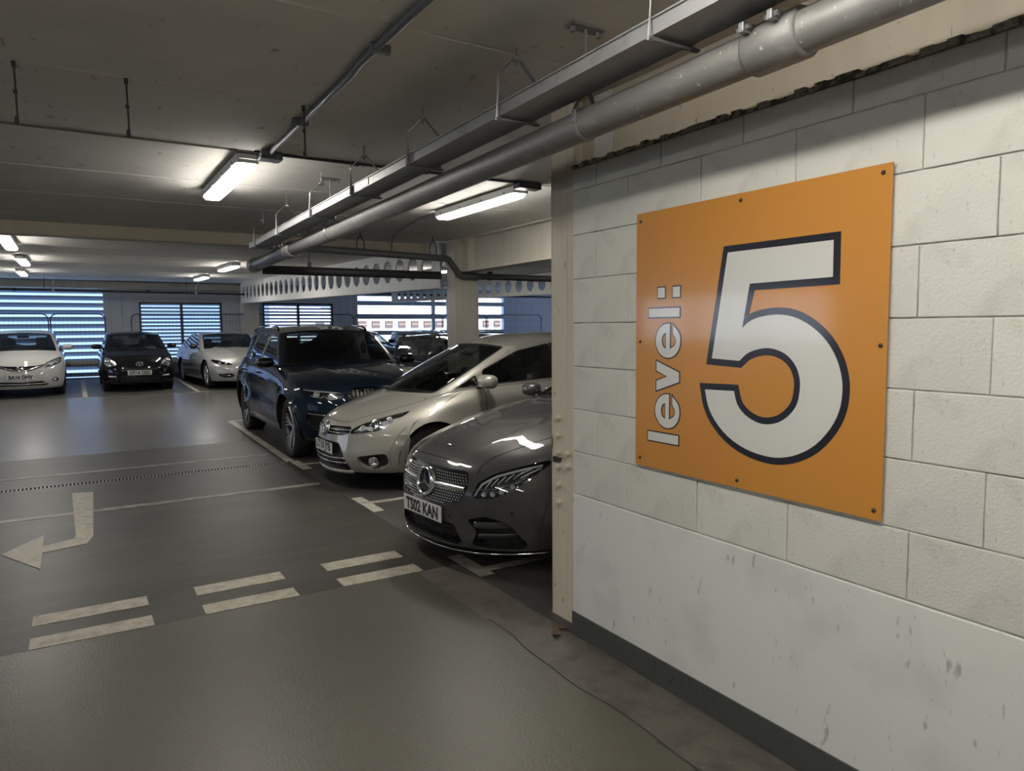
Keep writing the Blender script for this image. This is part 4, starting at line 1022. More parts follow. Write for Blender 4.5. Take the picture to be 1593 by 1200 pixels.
    def interior(s):
        P = s.P; gl = P['glass']; cx = gl['cowl']; zb = s.zsh(cx); r = s.root; wd = s.edge_w(cx)
        zf = s.z0+.1; sy = s.hw*.42; roofz = max(z for x, z in gl['rail'])
        # dashboard
        prof = [(cx+.10, zb-.16), (cx+.12, zb-.02), (cx-.10, zb+.005), (cx-.38, zb-.03), (cx-.45, zb-.12), (cx-.36, zb-.35), (cx-.2, zf)]
        V = []; n = len(prof)
        for y in (-wd*.93, wd*.93): V += [(x, y, z) for x, z in prof]
        mesh('dashboard', V, [(i, i+1, i+1+n, i+n) for i in range(n-1)], M_dash, r)
        # doors' inner faces and cabin floor keep the cabin dark
        mb = MB()
        for sg in (1, -1):
            xs = [cx - .1 + (gl['rear']-cx)*i/8 for i in range(9)]
            v = [(x, sg*(s.edge_w(x)-.05), s.zsh(x)-.012) for x in xs] + [(x, sg*(s.edge_w(x)-.05), zf) for x in xs]; mb.add(v, [(i, i+1, i+10, i+9) for i in range(8)])
        mb.add([(cx, -wd, zf), (cx, wd, zf), (gl['rear'], wd, zf), (gl['rear'], -wd, zf)], [(0, 1, 2, 3)])
        mb.build('cabin_lining', M_dash, r)
        sx = cx - gl.get('seat', 1.05); zs = zf + .18
        seatm = gl.get('seat_mat', M_seat)
        def seat(x, y, w, hr=True):
            o = empty('seat', (x, y, zs)); o.parent = r; top = roofz - zs - .40
            MB().box((-.02, -w/2, 0), (.50, w/2, .15), .04).build('seat_cushion', seatm, o, True)
            k = .30; b = MB().box((-.07, -w/2, .05), (.06, w/2, top), .04); b.V = [(x_-(z_-.05)*k, y_, z_) for x_, y_, z_ in b.V]; b.build('seat_back', seatm, o, True)
            if hr:
                h = MB().box((-.05, -.125, top+.05), (.05, .125, top+.25), .04).tube([(0, -.05, top-.05), (0, -.05, top+.1)], .007, 6).tube([(0, .05, top-.05), (0, .05, top+.1)], .007, 6); h.V = [(x_-(z_-.05)*k*.95, y_, z_) for x_, y_, z_ in h.V]; h.build('headrest', seatm, o, True)
        for y in (sy, -sy): seat(sx, y, .48)
        seat(sx-.86, 0, wd*1.5, False)
        for y in (sy, -sy):
            h = MB().box((-.05, -.12, 0), (.05, .12, .15), .04).build('headrest', seatm, r, True); h.location = (sx-.86-.22, y, roofz-.36)
        # steering wheel on the British side
        st = MB(); c = Vector((sx+.50, -sy, zb+.02)); q = Matrix.Rotation(math.radians(-65), 3, 'Y')
        ring = [c + q @ Vector((.185*math.cos(t), .185*math.sin(t), 0)) for t in [2*math.pi*i/24 for i in range(25)]]
        st.tube(ring, .014, 6, False)
        for t in (0, math.pi*.75, -math.pi*.75): st.tube([c, c + q @ Vector((.18*math.cos(t), .18*math.sin(t), 0))], .016, 5)
        st.build('steering_wheel', M_dash, r, True)
        W = s.screens[0]; p = W(0, .84); MB().box((-.02, -.12, -.035), (.012, .12, .035), .01).build('rear_view_mirror', M_trim, r).location = p + Vector((-.07, 0, -.03))

def paint(name, col, metal=.55, rough=.32): return mat(name, col, rough, metal, coat=1.0, spec=.0)
P_grey = paint('dark_grey_metallic', (.066, .065, .064), .3, .42); P_silver = paint('warm_silver_metallic', (.34, .325, .29), .45, .42)
P_blue = paint('dark_blue_metallic', (.010, .018, .034), .25, .38); P_white = paint('white_car_paint', (.42, .42, .405), .0, .35)
P_blackc = paint('black_car_paint', (.007, .007, .009), .0, .5); P_silver2 = paint('pale_silver_metallic', (.36, .355, .345), .45, .42); P_black2 = paint('black_suv_paint', (.006, .0065, .008), .0, .5); P_char = paint('charcoal_paint', (.02, .022, .025), .0, .5)
def gs(x): return math.exp(-x*x)

# ------------------------------------------------------------ dark grey saloon, nearest to the wall
def grey_saloon(loc, yaw):
    def hood(x, y, t):
        a = abs(y); k = .33 + .12*min(1, max(0, (-x-.2)/1.2)); return .012*gs((a-k)/.05)*min(1, max(0, (-x-.15)/.3))
    def fdisp(y, z):
        d = -.035*gs((y-.60)/.17)*gs((z-.33)/.10)                                # scoop around the side intake
        return d
    def sdisp(x, z, zr): return .010*gs((zr-.74)/.06)*(1 if x < -1.0 else 0) - .010*gs((zr-.45)/.15)*(1 if -3.3 < x < -1.2 else 0)
    P = dict(L=4.70, W=1.82, fx=-.80, rx=-3.64, r=.335, sill=.20, paint=P_grey, corner=.84, cn=2.35, wheel_in=.06, rim=('twin', 5), rim_mat=M_rimdark, tyre_w=.225, arch=.385,
             nose=[(.15, -.045), (.20, -.01), (.28, .0), (.42, -.005), (.55, -.02), (.65, -.05), (.72, -.09), (.77, -.16), (.84, -.36)],
             shoulder=[(.0, .70), (-.12, .735), (-.35, .795), (-.8, .89), (-1.3, .96), (-1.7, .99), (-2.6, 1.0), (-3.6, 1.02), (-4.3, 1.01), (-4.7, .95)],
             bottom=[(-4.7, .24), (-3.6, .20), (-.8, .20), (-.3, .17), (0, .16)], crown=[(-1.8, .055), (-1.2, .075), (-.6, .07), (-.1, .035)], crown_rear=[(-4.7, .03), (-4.2, .05)], hood_disp=hood, front_disp=fdisp, side_disp=sdisp,
             glass=dict(cowl=-1.58, bulge=.26, front_top=-2.36, rear_top=-3.70, rear=-4.28, bulge_rear=.16, rail=[(-2.36, 1.345), (-2.8, 1.39), (-3.3, 1.38), (-3.75, 1.30)], tumble=.38, inset=.02, d_bow=-.04,
                        side=[rp([(-1.80, 1.03), (-2.40, 1.305), (-2.85, 1.345), (-2.90, 1.03)], .04), rp([(-2.98, 1.03), (-2.94, 1.345), (-3.35, 1.325), (-3.85, 1.13), (-3.95, 1.05)], .04)], mirror=(-1.72, 1.01, .9), seal=M_chrome))
    c = Car('saloon_car', 'dark grey saloon car with a star emblem grille, nosing out beside the bolted column', 'car', P, loc, yaw)
    gp = rp([(-.40, .695), (.40, .695), (.44, .59), (.385, .485), (.20, .448), (-.20, .448), (-.385, .485), (-.44, .59)], .05)
    g = c.recess('grille', gp, .035, M_trim, M_chrome)
    g['label'] = 'black diamond-dot grille with chrome edge'
    mb = MB()                                            # diamond dots
    for j in range(14):
        for i in range(-19, 20):
            y, z = (i + (j % 2)*.5)*.0235, .448 + j*.0185
            if inside([(y, z)], offset(gp, -.012))[0] and math.hypot(y, z-.58) > .115 and not (.560 < z < .605):
                p = c.fpt(y, z, -.012); q = .0060; mb.add([p+Vector((0, q, 0)), p+Vector((0, 0, q)), p+Vector((0, -q, 0)), p+Vector((0, 0, -q)), p+Vector((.007, 0, 0))], [(0, 1, 4), (1, 2, 4), (2, 3, 4), (3, 0, 4)])
    tag(mb.build('grille_dots', mat('bright_dot', (.72, .72, .70), .3, .5), g), kind='stuff')
    for sg in (1, -1):
        V = []
        for y, hh in ((.105, .015), (.20, .022), (.32, .020), (.405, .014)):
            V += [c.fpt(sg*y, .583-hh, -.012), c.fpt(sg*y, .583-hh*.3, .006), c.fpt(sg*y, .583+hh*.3, .006), c.fpt(sg*y, .583+hh, -.012)]
        mesh('grille_bar', V, [(i*4+j, i*4+j+1, (i+1)*4+j+1, (i+1)*4+j) for i in range(3) for j in range(3)], M_satin, g, True)
    e = empty('emblem', c.fpt(0, .580, -.006)); e.parent = c.root; e.rotation_euler = (0, math.radians(-7), 0)
    MB().lathe([(.082, .0), (.084, .016), (.093, .022), (.102, .016), (.104, -.02)], 36, 'x').build('emblem_ring', M_chrome, e, True)
    MB().lathe([(0, .010), (.083, .006)], 36, 'x').build('emblem_disc', M_gloss, e, True)
    mb = MB()
    for k in range(3):
        a = math.pi/2 + 2*math.pi*k/3; u = Vector((0, math.cos(a), math.sin(a))); v = Vector((0, -math.sin(a), math.cos(a)))
        mb.add([u*.080+Vector((.012, 0, 0)), v*.011+u*.006+Vector((.009, 0, 0)), -v*.011+u*.006+Vector((.009, 0, 0)), Vector((.022, 0, 0))], [(0, 1, 3), (0, 3, 2)])
    mb.build('emblem_star', M_chrome, e)
    hb = MB().lathe([(.014, .0), (.018, .004), (.022, 0)], 20, 'z').build('bonnet_badge', M_chrome, c.root, True)
    lp = rp([(.465, .530), (.49, .630), (.57, .695), (.67, .740), (.755, .775), (.780, .752), (.752, .668), (.69, .590), (.60, .537)], .02)
    sl = [([(.535+.034*k, .600+.017*k), (.560+.034*k, .655+.016*k)], .0055, M_lampin) for k in range(5)]
    c.lamp(lp, .045, M_lampdark, proj=[(.545, .563, .016, None), (.595, .568, .017, None), (.640, .588, .017, None), (.685, .618, .014, None)],
           strips=sl + [([(.48, .545), (.51, .625), (.58, .682), (.67, .724), (.745, .757)], .009, M_led), ([(.515, .592), (.60, .598), (.70, .648), (.735, .69)], .005, M_chrome), ([(.70, .675), (.755, .74)], .007, M_led), ([(.68, .69), (.72, .735)], .005, M_lampin)])
    # lower centre intake with mesh, side intakes with fins
    lo = c.recess('lower_intake', rp([(-.34, .345), (.34, .345), (.40, .225), (.37, .205), (-.37, .205), (-.40, .225)], .02), .05, M_trim)
    mb = MB()
    for j in range(5):
        for i in range(-13, 14):
            y, z = (i+(j % 2)*.5)*.028, .222 + j*.026
            if abs(y) < .34: a, b, d = c.fpt(y-.014, z, -.03), c.fpt(y, z-.012, -.026), c.fpt(y+.014, z, -.03); mb.tube([a, b, d], .0028, 4, False)
    tag(mb.build('intake_mesh', M_gloss, lo), kind='stuff')
    for r_ in c.recess('side_intake', rp([(.44, .385), (.56, .418), (.675, .378), (.745, .245), (.72, .200), (.58, .202), (.46, .215), (.50, .30)], .025), .055, M_trim, mirror=True):
        pass
    for sg in (1, -1):
        for z, y0, y1, m in ((.345, .475, .70, P_grey), (.275, .50, .73, P_grey)):
            V = []
            for y in [y0 + (y1-y0)*i/5 for i in range(6)]:
                d = -.004 - .045*((y-y0)/(y1-y0))
                V += [c.fpt(sg*y, z+.020, d-.01), c.fpt(sg*y, z, d), c.fpt(sg*y, z-.020, d-.012)]
            mesh('intake_fin', V, [(i*3+j, i*3+j+1, i*3+j+4, i*3+j+3) for i in range(5) for j in range(2)], m if z > .3 else M_trim, c.root, True)
    c.fbar('splitter_trim', [(-.80, .178), (-.5, .168), (0, .165), (.5, .168), (.80, .178)], (.008, .006), .010, M_chrome)
    c.plate(0, .392, 'TS02 KAN', off=.006)
    c.fline('panel_line', [(.46, .735), (.46, .68)], .003, True); c.fline('panel_line', [(.855, .57), (.845, .35), (.80, .24)], .003, True)
    for y, z in ((.70, .45), (.30, .395)):
        for sg in (1, -1): p = c.fpt(sg*y, z, .001); MB().lathe([(0, .004), (.010, .003), (.012, 0)], 12, 'x', tuple(p)).build('parking_sensor', M_trim, c.root)
    c.build()
    hb.location = Vector((-.235, 0, c.hood_z(-.235, 0)+.001))
    # bonnet shut line along the front edge and sides
    for Pp in ([(-.115-.055*(abs(y)/.42)**2, y) for y in [(-.42+.84*i/16) for i in range(17)]],):
        MB().tube([Vector((x, y, c.hood_z(x, y)+.0006)) for x, y in Pp], (.003, .001), 5).build('bonnet_line', M_gap, c.root)
    for sg in (1, -1): MB().tube([Vector((x, sg*y, c.hood_z(x, sg*y)+.0006)) for x, y in [(-.17-.09*i, .43+.028*i - (.0007*i*i)) for i in range(14)]], (.003, .001), 5).build('bonnet_line', M_gap, c.root)
    c.sline('door_line', [(-1.5, .90), (-1.52, .5), (-1.45, .25)]); c.sline('door_line', [(-2.93, .95), (-2.93, .5), (-2.98, .25)])
    return c

# ------------------------------------------------------------ silver people carrier
def silver_mpv(loc, yaw):
    def sdisp(x, z, zr): return .012*gs((zr-.86)/.08) - .014*gs((zr-.55)/.2)*(1 if -3.2 < x < -1.4 else 0)
    P = dict(L=4.46, W=1.79, fx=-.88, rx=-3.66, r=.325, sill=.20, paint=P_silver, corner=.84, cn=2.25, wheel_in=.045, rim=('single', 5), tyre_w=.205, arch=.375, flare=.022,
             nose=[(.17, -.05), (.24, .0), (.32, .012), (.42, .0), (.52, -.02), (.60, -.035), (.68, -.085), (.74, -.16), (.82, -.34)],
             shoulder=[(.05, .63), (-.1, .685), (-.3, .755), (-.6, .835), (-.95, .925), (-1.3, .985), (-2.4, 1.04), (-3.6, 1.09), (-4.46, 1.06)], crown=[(-1.5, .05), (-1.0, .075), (-.5, .065), (-.1, .04)], crown_rear=[(-4.46, .03), (-4.2, .04)], side_disp=sdisp, crown_pow=2.6,
             glass=dict(cowl=-1.00, bulge=.28, front_top=-1.95, rear_top=-4.02, rear=-4.33, bulge_rear=.08, rail=[(-1.95, 1.430), (-2.4, 1.525), (-3.0, 1.555), (-3.6, 1.535), (-4.05, 1.47)], tumble=.30, inset=.02, a_bow=.02, screen_t=.91, seat=1.15,
                        side=[rp([(-1.18, .995), (-1.44, 1.140), (-1.48, 1.020)], .02), rp([(-1.54, 1.030), (-1.52, 1.185), (-2.02, 1.385), (-2.46, 1.460), (-2.54, 1.075)], .04), rp([(-2.64, 1.08), (-2.57, 1.468), (-3.28, 1.475), (-3.36, 1.12)], .04), rp([(-3.44, 1.125), (-3.37, 1.468), (-3.74, 1.43), (-3.98, 1.17)], .04)],
                        pillars=[[(-2.54, 1.075), (-2.46, 1.460), (-2.57, 1.468), (-2.64, 1.08)]], mirror=(-1.46, 1.02, .9), mirror_size=1.2))
    c = Car('people_carrier', 'silver people carrier with lamps swept back, parked between the blue and the grey car', 'car', P, loc, yaw)
    up = c.recess('grille', rp([(-.44, .655), (0, .640), (.44, .655), (.50, .600), (.36, .563), (0, .553), (-.36, .563), (-.50, .600)], .012), .03, M_trim)
    for z in (.583, .617): c.fbar('grille_bar', [(-.47, z+.008), (-.25, z), (0, z-.003), (.25, z), (.47, z+.008)], (.011, .006), -.012, M_satin, up)
    e = empty('emblem', c.fpt(0, .605, .004)); e.parent = c.root; e.rotation_euler = (0, math.radians(-20), 0)
    MB().lathe([(.0, .0), (.075, .0), (.080, -.02)], 28, 'x').build('emblem_back', M_satin, e, True)
    def ell(a, b, cz=0): return [(.008, a*math.cos(t), cz + b*math.sin(t)) for t in [2*math.pi*i/28 for i in range(29)]]
    MB().tube(ell(.080, .056), .007, 6, False).tube(ell(.022, .050), .005, 6, False).tube(ell(.052, .022, .018), .005, 6, False).build('emblem_rings', M_chrome, e, True)
    c.lamp(rp([(.44, .588), (.52, .672), (.61, .730), (.68, .775), (.735, .81), (.758, .765), (.755, .685), (.705, .625), (.58, .592)], .012), .035, M_lampin,
           proj=[(.575, .645, .030, None), (.65, .690, .048, M_chrome), (.705, .735, .026, None)], strips=[([(.48, .600), (.60, .625), (.70, .645)], .010, M_chrome), ([(.54, .680), (.63, .735), (.725, .79)], .014, M_trim)])
    li = c.recess('lower_intake', rp([(-.335, .490), (.335, .490), (.40, .42), (.50, .235), (.46, .215), (-.46, .215), (-.50, .235), (-.40, .42)], .03), .045, M_trim)
    for z, h in ((.325, .43), (.275, .45)): c.fbar('intake_bar', [(-h, z+.012), (-.2, z), (.2, z), (h, z+.012)], (.010, .006), -.015, M_satin, li)
    c.fbar('front_lip', [(-.50, .205), (-.25, .190), (0, .187), (.25, .190), (.50, .205)], (.012, .018), .006, P_silver)
    for o, sg in zip(c.recess('fog_lamp_recess', rp([(.575, .365), (.78, .405), (.785, .315), (.745, .245), (.655, .235), (.60, .285)], .03), .05, M_trim, P_silver, mirror=True), (1, -1)):
        p = c.fpt(sg*.70, .315, -.03); mb = MB().lathe([(.0, .006), (.034, .012), (.046, .026), (.052, .020)], 20, 'x'); n = Vector((1, 0, 0)).rotation_difference(c.fn(sg*.70, .315)); mb.V = [tuple(p + n @ Vector(v)) for v in mb.V]; mb.build('fog_lamp', M_chrome, o, True)
    c.plate(0, .418, 'LT10 JYB', off=-.012)
    c.fline('panel_line', [(.838, .66), (.80, .45), (.79, .25)], .003, True)
    c.build()
    for sg in (1, -1): MB().tube([Vector((x, sg*y, c.hood_z(x, sg*y)+.0006)) for x, y in [(-.12-.08*i, .40+.045*i-.0016*i*i) for i in range(13)]], (.003, .001), 5).build('bonnet_line', M_gap, c.root)
    MB().tube([Vector((-.10-.06*(y/.4)**2, y, c.hood_z(-.10-.06*(y/.4)**2, y)+.0006)) for y in [-.4+.8*i/14 for i in range(15)]], (.003, .001), 5).build('bonnet_line', M_gap, c.root)
    c.sline('door_line', [(-1.50, 1.00), (-1.50, .6), (-1.46, .26)]); c.sline('door_line', [(-2.59, 1.05), (-2.61, .6), (-2.66, .26)]); c.sline('door_line', [(-1.46, .26), (-2.66, .26)])
    for x in (-2.45, -3.40): 
        for sg in (1, -1): MB().tube([c.spt(x, .945, .004, sg), c.spt(x+.06, .95, .032, sg), c.spt(x+.16, .952, .032, sg), c.spt(x+.20, .952, .004, sg)], (.012, .009), 8).build('door_handle', P_silver, c.root, True)
    return c

# ------------------------------------------------------------ dark blue off-roader
def blue_suv(loc, yaw):
    def sdisp(x, z, zr): return .014*gs((zr-.80)/.05)*(1 if x < -.7 else 0) - .022*gs((zr-.52)/.2)*(1 if -3.4 < x < -1.3 else 0) + .012*gs((zr-.22)/.1)*(1 if -3.4 < x < -1.3 else 0)
    P = dict(L=4.86, W=2.0, fx=-.82, rx=-3.795, r=.385, rim_r=.285, barrel_mat=M_rimdark, sill=.27, paint=P_blue, corner=.74, wheel_in=.03, cn=2.6, rim=('y', 5), tyre_w=.275, arch=.435, flare=.03, haunch=.02,
             nose=[(.22, -.07), (.30, -.01), (.42, .0), (.60, .0), (.80, -.02), (.90, -.06), (.96, -.12), (1.02, -.26)],
             shoulder=[(0, .89), (-.12, .935), (-.35, .985), (-.8, 1.04), (-1.3, 1.085), (-1.7, 1.11), (-2.6, 1.13), (-3.8, 1.17), (-4.6, 1.18), (-4.92, 1.14)], crown=[(-1.7, .06), (-1.0, .085), (-.4, .07), (-.1, .04)], crown_rear=[(-4.92, .02), (-4.6, .03)], side_disp=sdisp, crown_pow=3.0,
             hood_disp=lambda x, y, t: .014*gs((abs(y)-.48)/.06)*min(1, max(0, (-x-.15)/.3)),
             glass=dict(cowl=-1.62, bulge=.24, front_top=-2.32, rear_top=-4.42, rear=-4.78, bulge_rear=.06, rail=[(-2.32, 1.585), (-2.8, 1.655), (-3.5, 1.66), (-4.1, 1.625), (-4.45, 1.57)], tumble=.34, inset=.02, privacy=(1, 2),
                        side=[rp([(-1.90, 1.165), (-2.36, 1.53), (-2.80, 1.585), (-2.88, 1.17)], .04), rp([(-2.98, 1.175), (-2.90, 1.59), (-3.62, 1.585), (-3.78, 1.21)], .04), rp([(-3.88, 1.22), (-3.74, 1.575), (-4.15, 1.53), (-4.38, 1.28)], .05)],
                        pillars=[[(-2.88, 1.17), (-2.80, 1.585), (-2.90, 1.59), (-2.98, 1.175)]], mirror=(-1.72, 1.13, 1.0), mirror_size=1.15, mirror_paint=M_gloss, seal=M_trim))
    c = Car('off_road_car', 'dark blue off-road car with large two-tone wheels, parked side-on by the bay line', 'car', P, loc, yaw)
    for sg in (1, -1):
        k = c.recess('kidney_grille', rp([(sg*.03, .66), (sg*.03, .90), (sg*.10, .925), (sg*.36, .905), (sg*.42, .82), (sg*.36, .68), (sg*.10, .635)], .03), .04, M_trim, M_gloss)
        for i in range(7): c.fbar('grille_slat', [(sg*(.07+i*.048), .66), (sg*(.07+i*.048), .905)], (.006, .008), -.015, M_trim, k)
    c.lamp(rp([(.47, .785), (.46, .855), (.60, .885), (.80, .905), (.905, .920), (.90, .86), (.82, .795), (.66, .765)], .02), .05, M_lampdark, proj=[(.60, .820, .042, None), (.76, .845, .042, None)],
           strips=[([(.48, .862), (.70, .886), (.88, .905)], .010, M_led), ([(.53, .80), (.56, .785), (.64, .785), (.67, .815)], .006, M_led), ([(.69, .83), (.72, .805), (.80, .815), (.83, .84)], .006, M_led)])
    c.recess('lower_intake', rp([(-.42, .56), (.42, .56), (.50, .40), (.44, .36), (-.44, .36), (-.50, .40)], .02), .05, M_trim)
    c.recess('side_intake', rp([(.60, .60), (.86, .64), (.88, .52), (.78, .40), (.62, .42)], .03), .05, M_trim, mirror=True)
    c.fbar('intake_trim', [(.62, .575), (.86, .61)], (.010, .008), -.01, M_satin, None, True)
    c.plate(0, .50, '', off=.02)
    c.build()
    for sg in (1, -1): MB().tube([Vector((x, sg*y, c.hood_z(x, sg*y)+.0006)) for x, y in [(-.22-.1*i, .66+.016*i) for i in range(13)]], (.004, .001), 5).build('bonnet_line', M_gap, c.root)
    c.sline('door_line', [(-1.72, 1.08), (-1.70, .7), (-1.62, .36)]); c.sline('door_line', [(-2.93, 1.12), (-2.95, .7), (-2.95, .36)]); c.sline('door_line', [(-3.92, 1.13), (-3.80, .92), (-3.50, .62), (-3.42, .36)]); c.sline('door_line', [(-1.62, .36), (-3.42, .36)])
    for x in (-2.72, -3.75):
        for sg in (1, -1): MB().tube([c.spt(x, 1.00, .004, sg), c.spt(x+.05, 1.005, .036, sg), c.spt(x+.19, 1.008, .036, sg), c.spt(x+.24, 1.008, .004, sg)], (.014, .010), 8).build('door_handle', P_blue, c.root, True)
    c.sline('side_vent', [(-1.42, .74), (-1.52, .66), (-1.46, .62)], .016, M_satin, .002, .004); c.sline('sill_trim', [(-1.36, .30), (-3.35, .30)], .03, M_trim, .001, .004)
    for sg in (1, -1): MB().tube([c.SG(x, z) * 1 if sg > 0 else Vector((c.SG(x, z).x, -c.SG(x, z).y, c.SG(x, z).z)) for x, z in [(-2.5, 1.625), (-2.62, 1.675), (-3.3, 1.70), (-4.0, 1.665), (-4.2, 1.62)]], .014, 6).build('roof_rail', M_gloss, c.root, True)
    return c

# ------------------------------------------------------------ white hatchback
def white_hatch(loc, yaw):
    P = dict(L=4.10, W=1.70, fx=-.80, rx=-3.40, r=.30, sill=.19, paint=P_white, corner=.70, wheel_in=.04, cn=2.35, rim=('single', 6), tyre_w=.19,
             nose=[(.17, -.05), (.24, .0), (.34, .015), (.46, .005), (.58, -.02), (.68, -.06), (.76, -.14), (.84, -.30)],
             shoulder=[(0, .68), (-.12, .735), (-.3, .80), (-.6, .875), (-1.0, .95), (-1.3, .985), (-2.4, 1.01), (-3.4, 1.05), (-4.1, 1.02)], crown=[(-1.4, .05), (-.9, .08), (-.4, .07), (-.1, .04)], crown_rear=[(-4.1, .02), (-3.9, .03)],
             glass=dict(cowl=-1.15, bulge=.26, front_top=-1.95, rear_top=-3.65, rear=-4.0, rail=[(-1.95, 1.405), (-2.4, 1.465), (-3.0, 1.475), (-3.7, 1.41)], tumble=.30, inset=.02, screen_t=.93,
                        side=[rp([(-1.45, 1.03), (-2.0, 1.345), (-2.38, 1.40), (-2.42, 1.04)], .04), rp([(-2.50, 1.045), (-2.46, 1.405), (-3.1, 1.40), (-3.3, 1.09)], .04)], mirror=(-1.45, 1.03, .9), mirror_size=1.15))
    c = Car('hatchback_car', 'white hatchback with a dark V-shaped grille band, cut by the left photo edge', 'car', P, loc, yaw)
    g = c.recess('grille', rp([(-.46, .735), (-.30, .700), (0, .690), (.30, .700), (.46, .735), (.40, .665), (.16, .585), (-.16, .585), (-.40, .665)], .02), .03, M_trim)
    c.fbar('grille_trim', [(-.42, .705), (-.12, .600), (0, .592), (.12, .600), (.42, .705)], .010, .0, M_chrome, g)
    e = empty('emblem', c.fpt(0, .645, .006)); e.parent = c.root; e.rotation_euler = (0, math.radians(-18), 0)
    MB().tube([(0, .058*math.cos(t), .058*math.sin(t)) for t in [2*math.pi*i/24 for i in range(25)]], .010, 6, False).box((-.006, -.075, -.015), (.012, .075, .015), .003).build('emblem_badge', M_chrome, e, True)
    c.lamp(rp([(.42, .665), (.47, .755), (.60, .815), (.74, .875), (.775, .85), (.765, .755), (.66, .69), (.52, .655)], .025), .03, M_lampin, proj=[(.55, .725, .040, None), (.67, .775, .045, M_chrome)], strips=[([(.48, .685), (.62, .715), (.73, .775)], .008, M_lampdark)])
    c.recess('lower_intake', rp([(-.40, .360), (0, .335), (.40, .360), (.52, .275), (.44, .255), (-.44, .255), (-.52, .275)], .02), .04, M_trim)
    c.fbar('intake_bar', [(-.46, .300), (0, .288), (.46, .300)], (.014, .010), -.005, P_white)
    for o, sg in zip(c.recess('fog_lamp_recess', [(.645 + .06*math.cos(t), .375 + .048*math.sin(t)) for t in [2*math.pi*i/18 for i in range(18)]], .03, M_trim, mirror=True), (1, -1)):
        p = c.fpt(sg*.645, .375, -.02); MB().lathe([(0, .012), (.03, .010), (.036, 0)], 16, 'x', tuple(p)).build('fog_lamp', M_lampin, o, True)
    c.plate(0, .455, 'BA16 DHV', off=.014)
    c.build(); return c

# ------------------------------------------------------------ small black hatchback
def black_hatch(loc, yaw):
    P = dict(L=3.44, W=1.62, fx=-.66, rx=-3.0, r=.285, sill=.20, paint=P_blackc, corner=.55, wheel_in=.035, cn=2.6, rim=('single', 7), rim_mat=M_rimdark, tyre_w=.18, flare=.02,
             nose=[(.17, -.04), (.24, .0), (.40, .01), (.55, .0), (.66, -.03), (.76, -.09), (.84, -.18), (.90, -.30)],
             shoulder=[(0, .74), (-.1, .785), (-.3, .845), (-.6, .915), (-.9, .965), (-1.1, .99), (-2.0, 1.01), (-3.0, 1.04), (-3.44, 1.0)], crown=[(-1.1, .045), (-.7, .06), (-.3, .05), (-.1, .03)], crown_rear=[(-3.44, .02), (-3.25, .03)], crown_pow=3,
             glass=dict(cowl=-.92, bulge=.20, front_top=-1.62, rear_top=-3.05, rear=-3.34, rail=[(-1.62, 1.36), (-2.0, 1.41), (-2.5, 1.415), (-3.05, 1.35)], tumble=.27, inset=.02, screen_t=.93, privacy=(0, 1),
                        side=[rp([(-1.20, 1.03), (-1.66, 1.30), (-2.0, 1.345), (-2.05, 1.035)], .04), rp([(-2.12, 1.04), (-2.08, 1.348), (-2.6, 1.335), (-2.78, 1.08)], .04)], mirror=(-1.2, 1.03, .85), mirror_size=1.05))
    c = Car('hatchback_car', 'small black hatchback with an oval badge, parked between the white and the silver car', 'car', P, loc, yaw)
    c.lamp(rp([(.47, .655), (.545, .76), (.66, .835), (.735, .85), (.76, .79), (.755, .69), (.70, .61), (.60, .605)], .045), .045, M_lampin, proj=[(.60, .675, .040, M_chrome), (.68, .755, .052, M_chrome)])
    e = empty('emblem', c.fpt(0, .66, .004)); e.parent = c.root; e.rotation_euler = (0, math.radians(-14), 0)
    def ell(a, b, cz=0): return [(.006, a*math.cos(t), cz + b*math.sin(t)) for t in [2*math.pi*i/24 for i in range(25)]]
    MB().tube(ell(.075, .050), .007, 6, False).tube(ell(.020, .045), .005, 6, False).tube(ell(.048, .020, .015), .005, 6, False).build('emblem_rings', M_chrome, e, True)
    c.recess('grille', rp([(-.40, .565), (.40, .565), (.43, .535), (.40, .515), (-.40, .515), (-.43, .535)], .012), .03, M_trim)
    c.recess('lower_intake', rp([(-.44, .34), (.44, .34), (.50, .25), (.42, .22), (-.42, .22), (-.50, .25)], .02), .04, M_trim)
    for sg in (1, -1): c.patch('running_lamp', rp([(sg*.50, .385), (sg*.66, .395), (sg*.66, .365), (sg*.50, .360)], .008), .006, M_led)
    c.plate(0, .455, 'OY14 OEG', off=.014)
    c.build(); return c

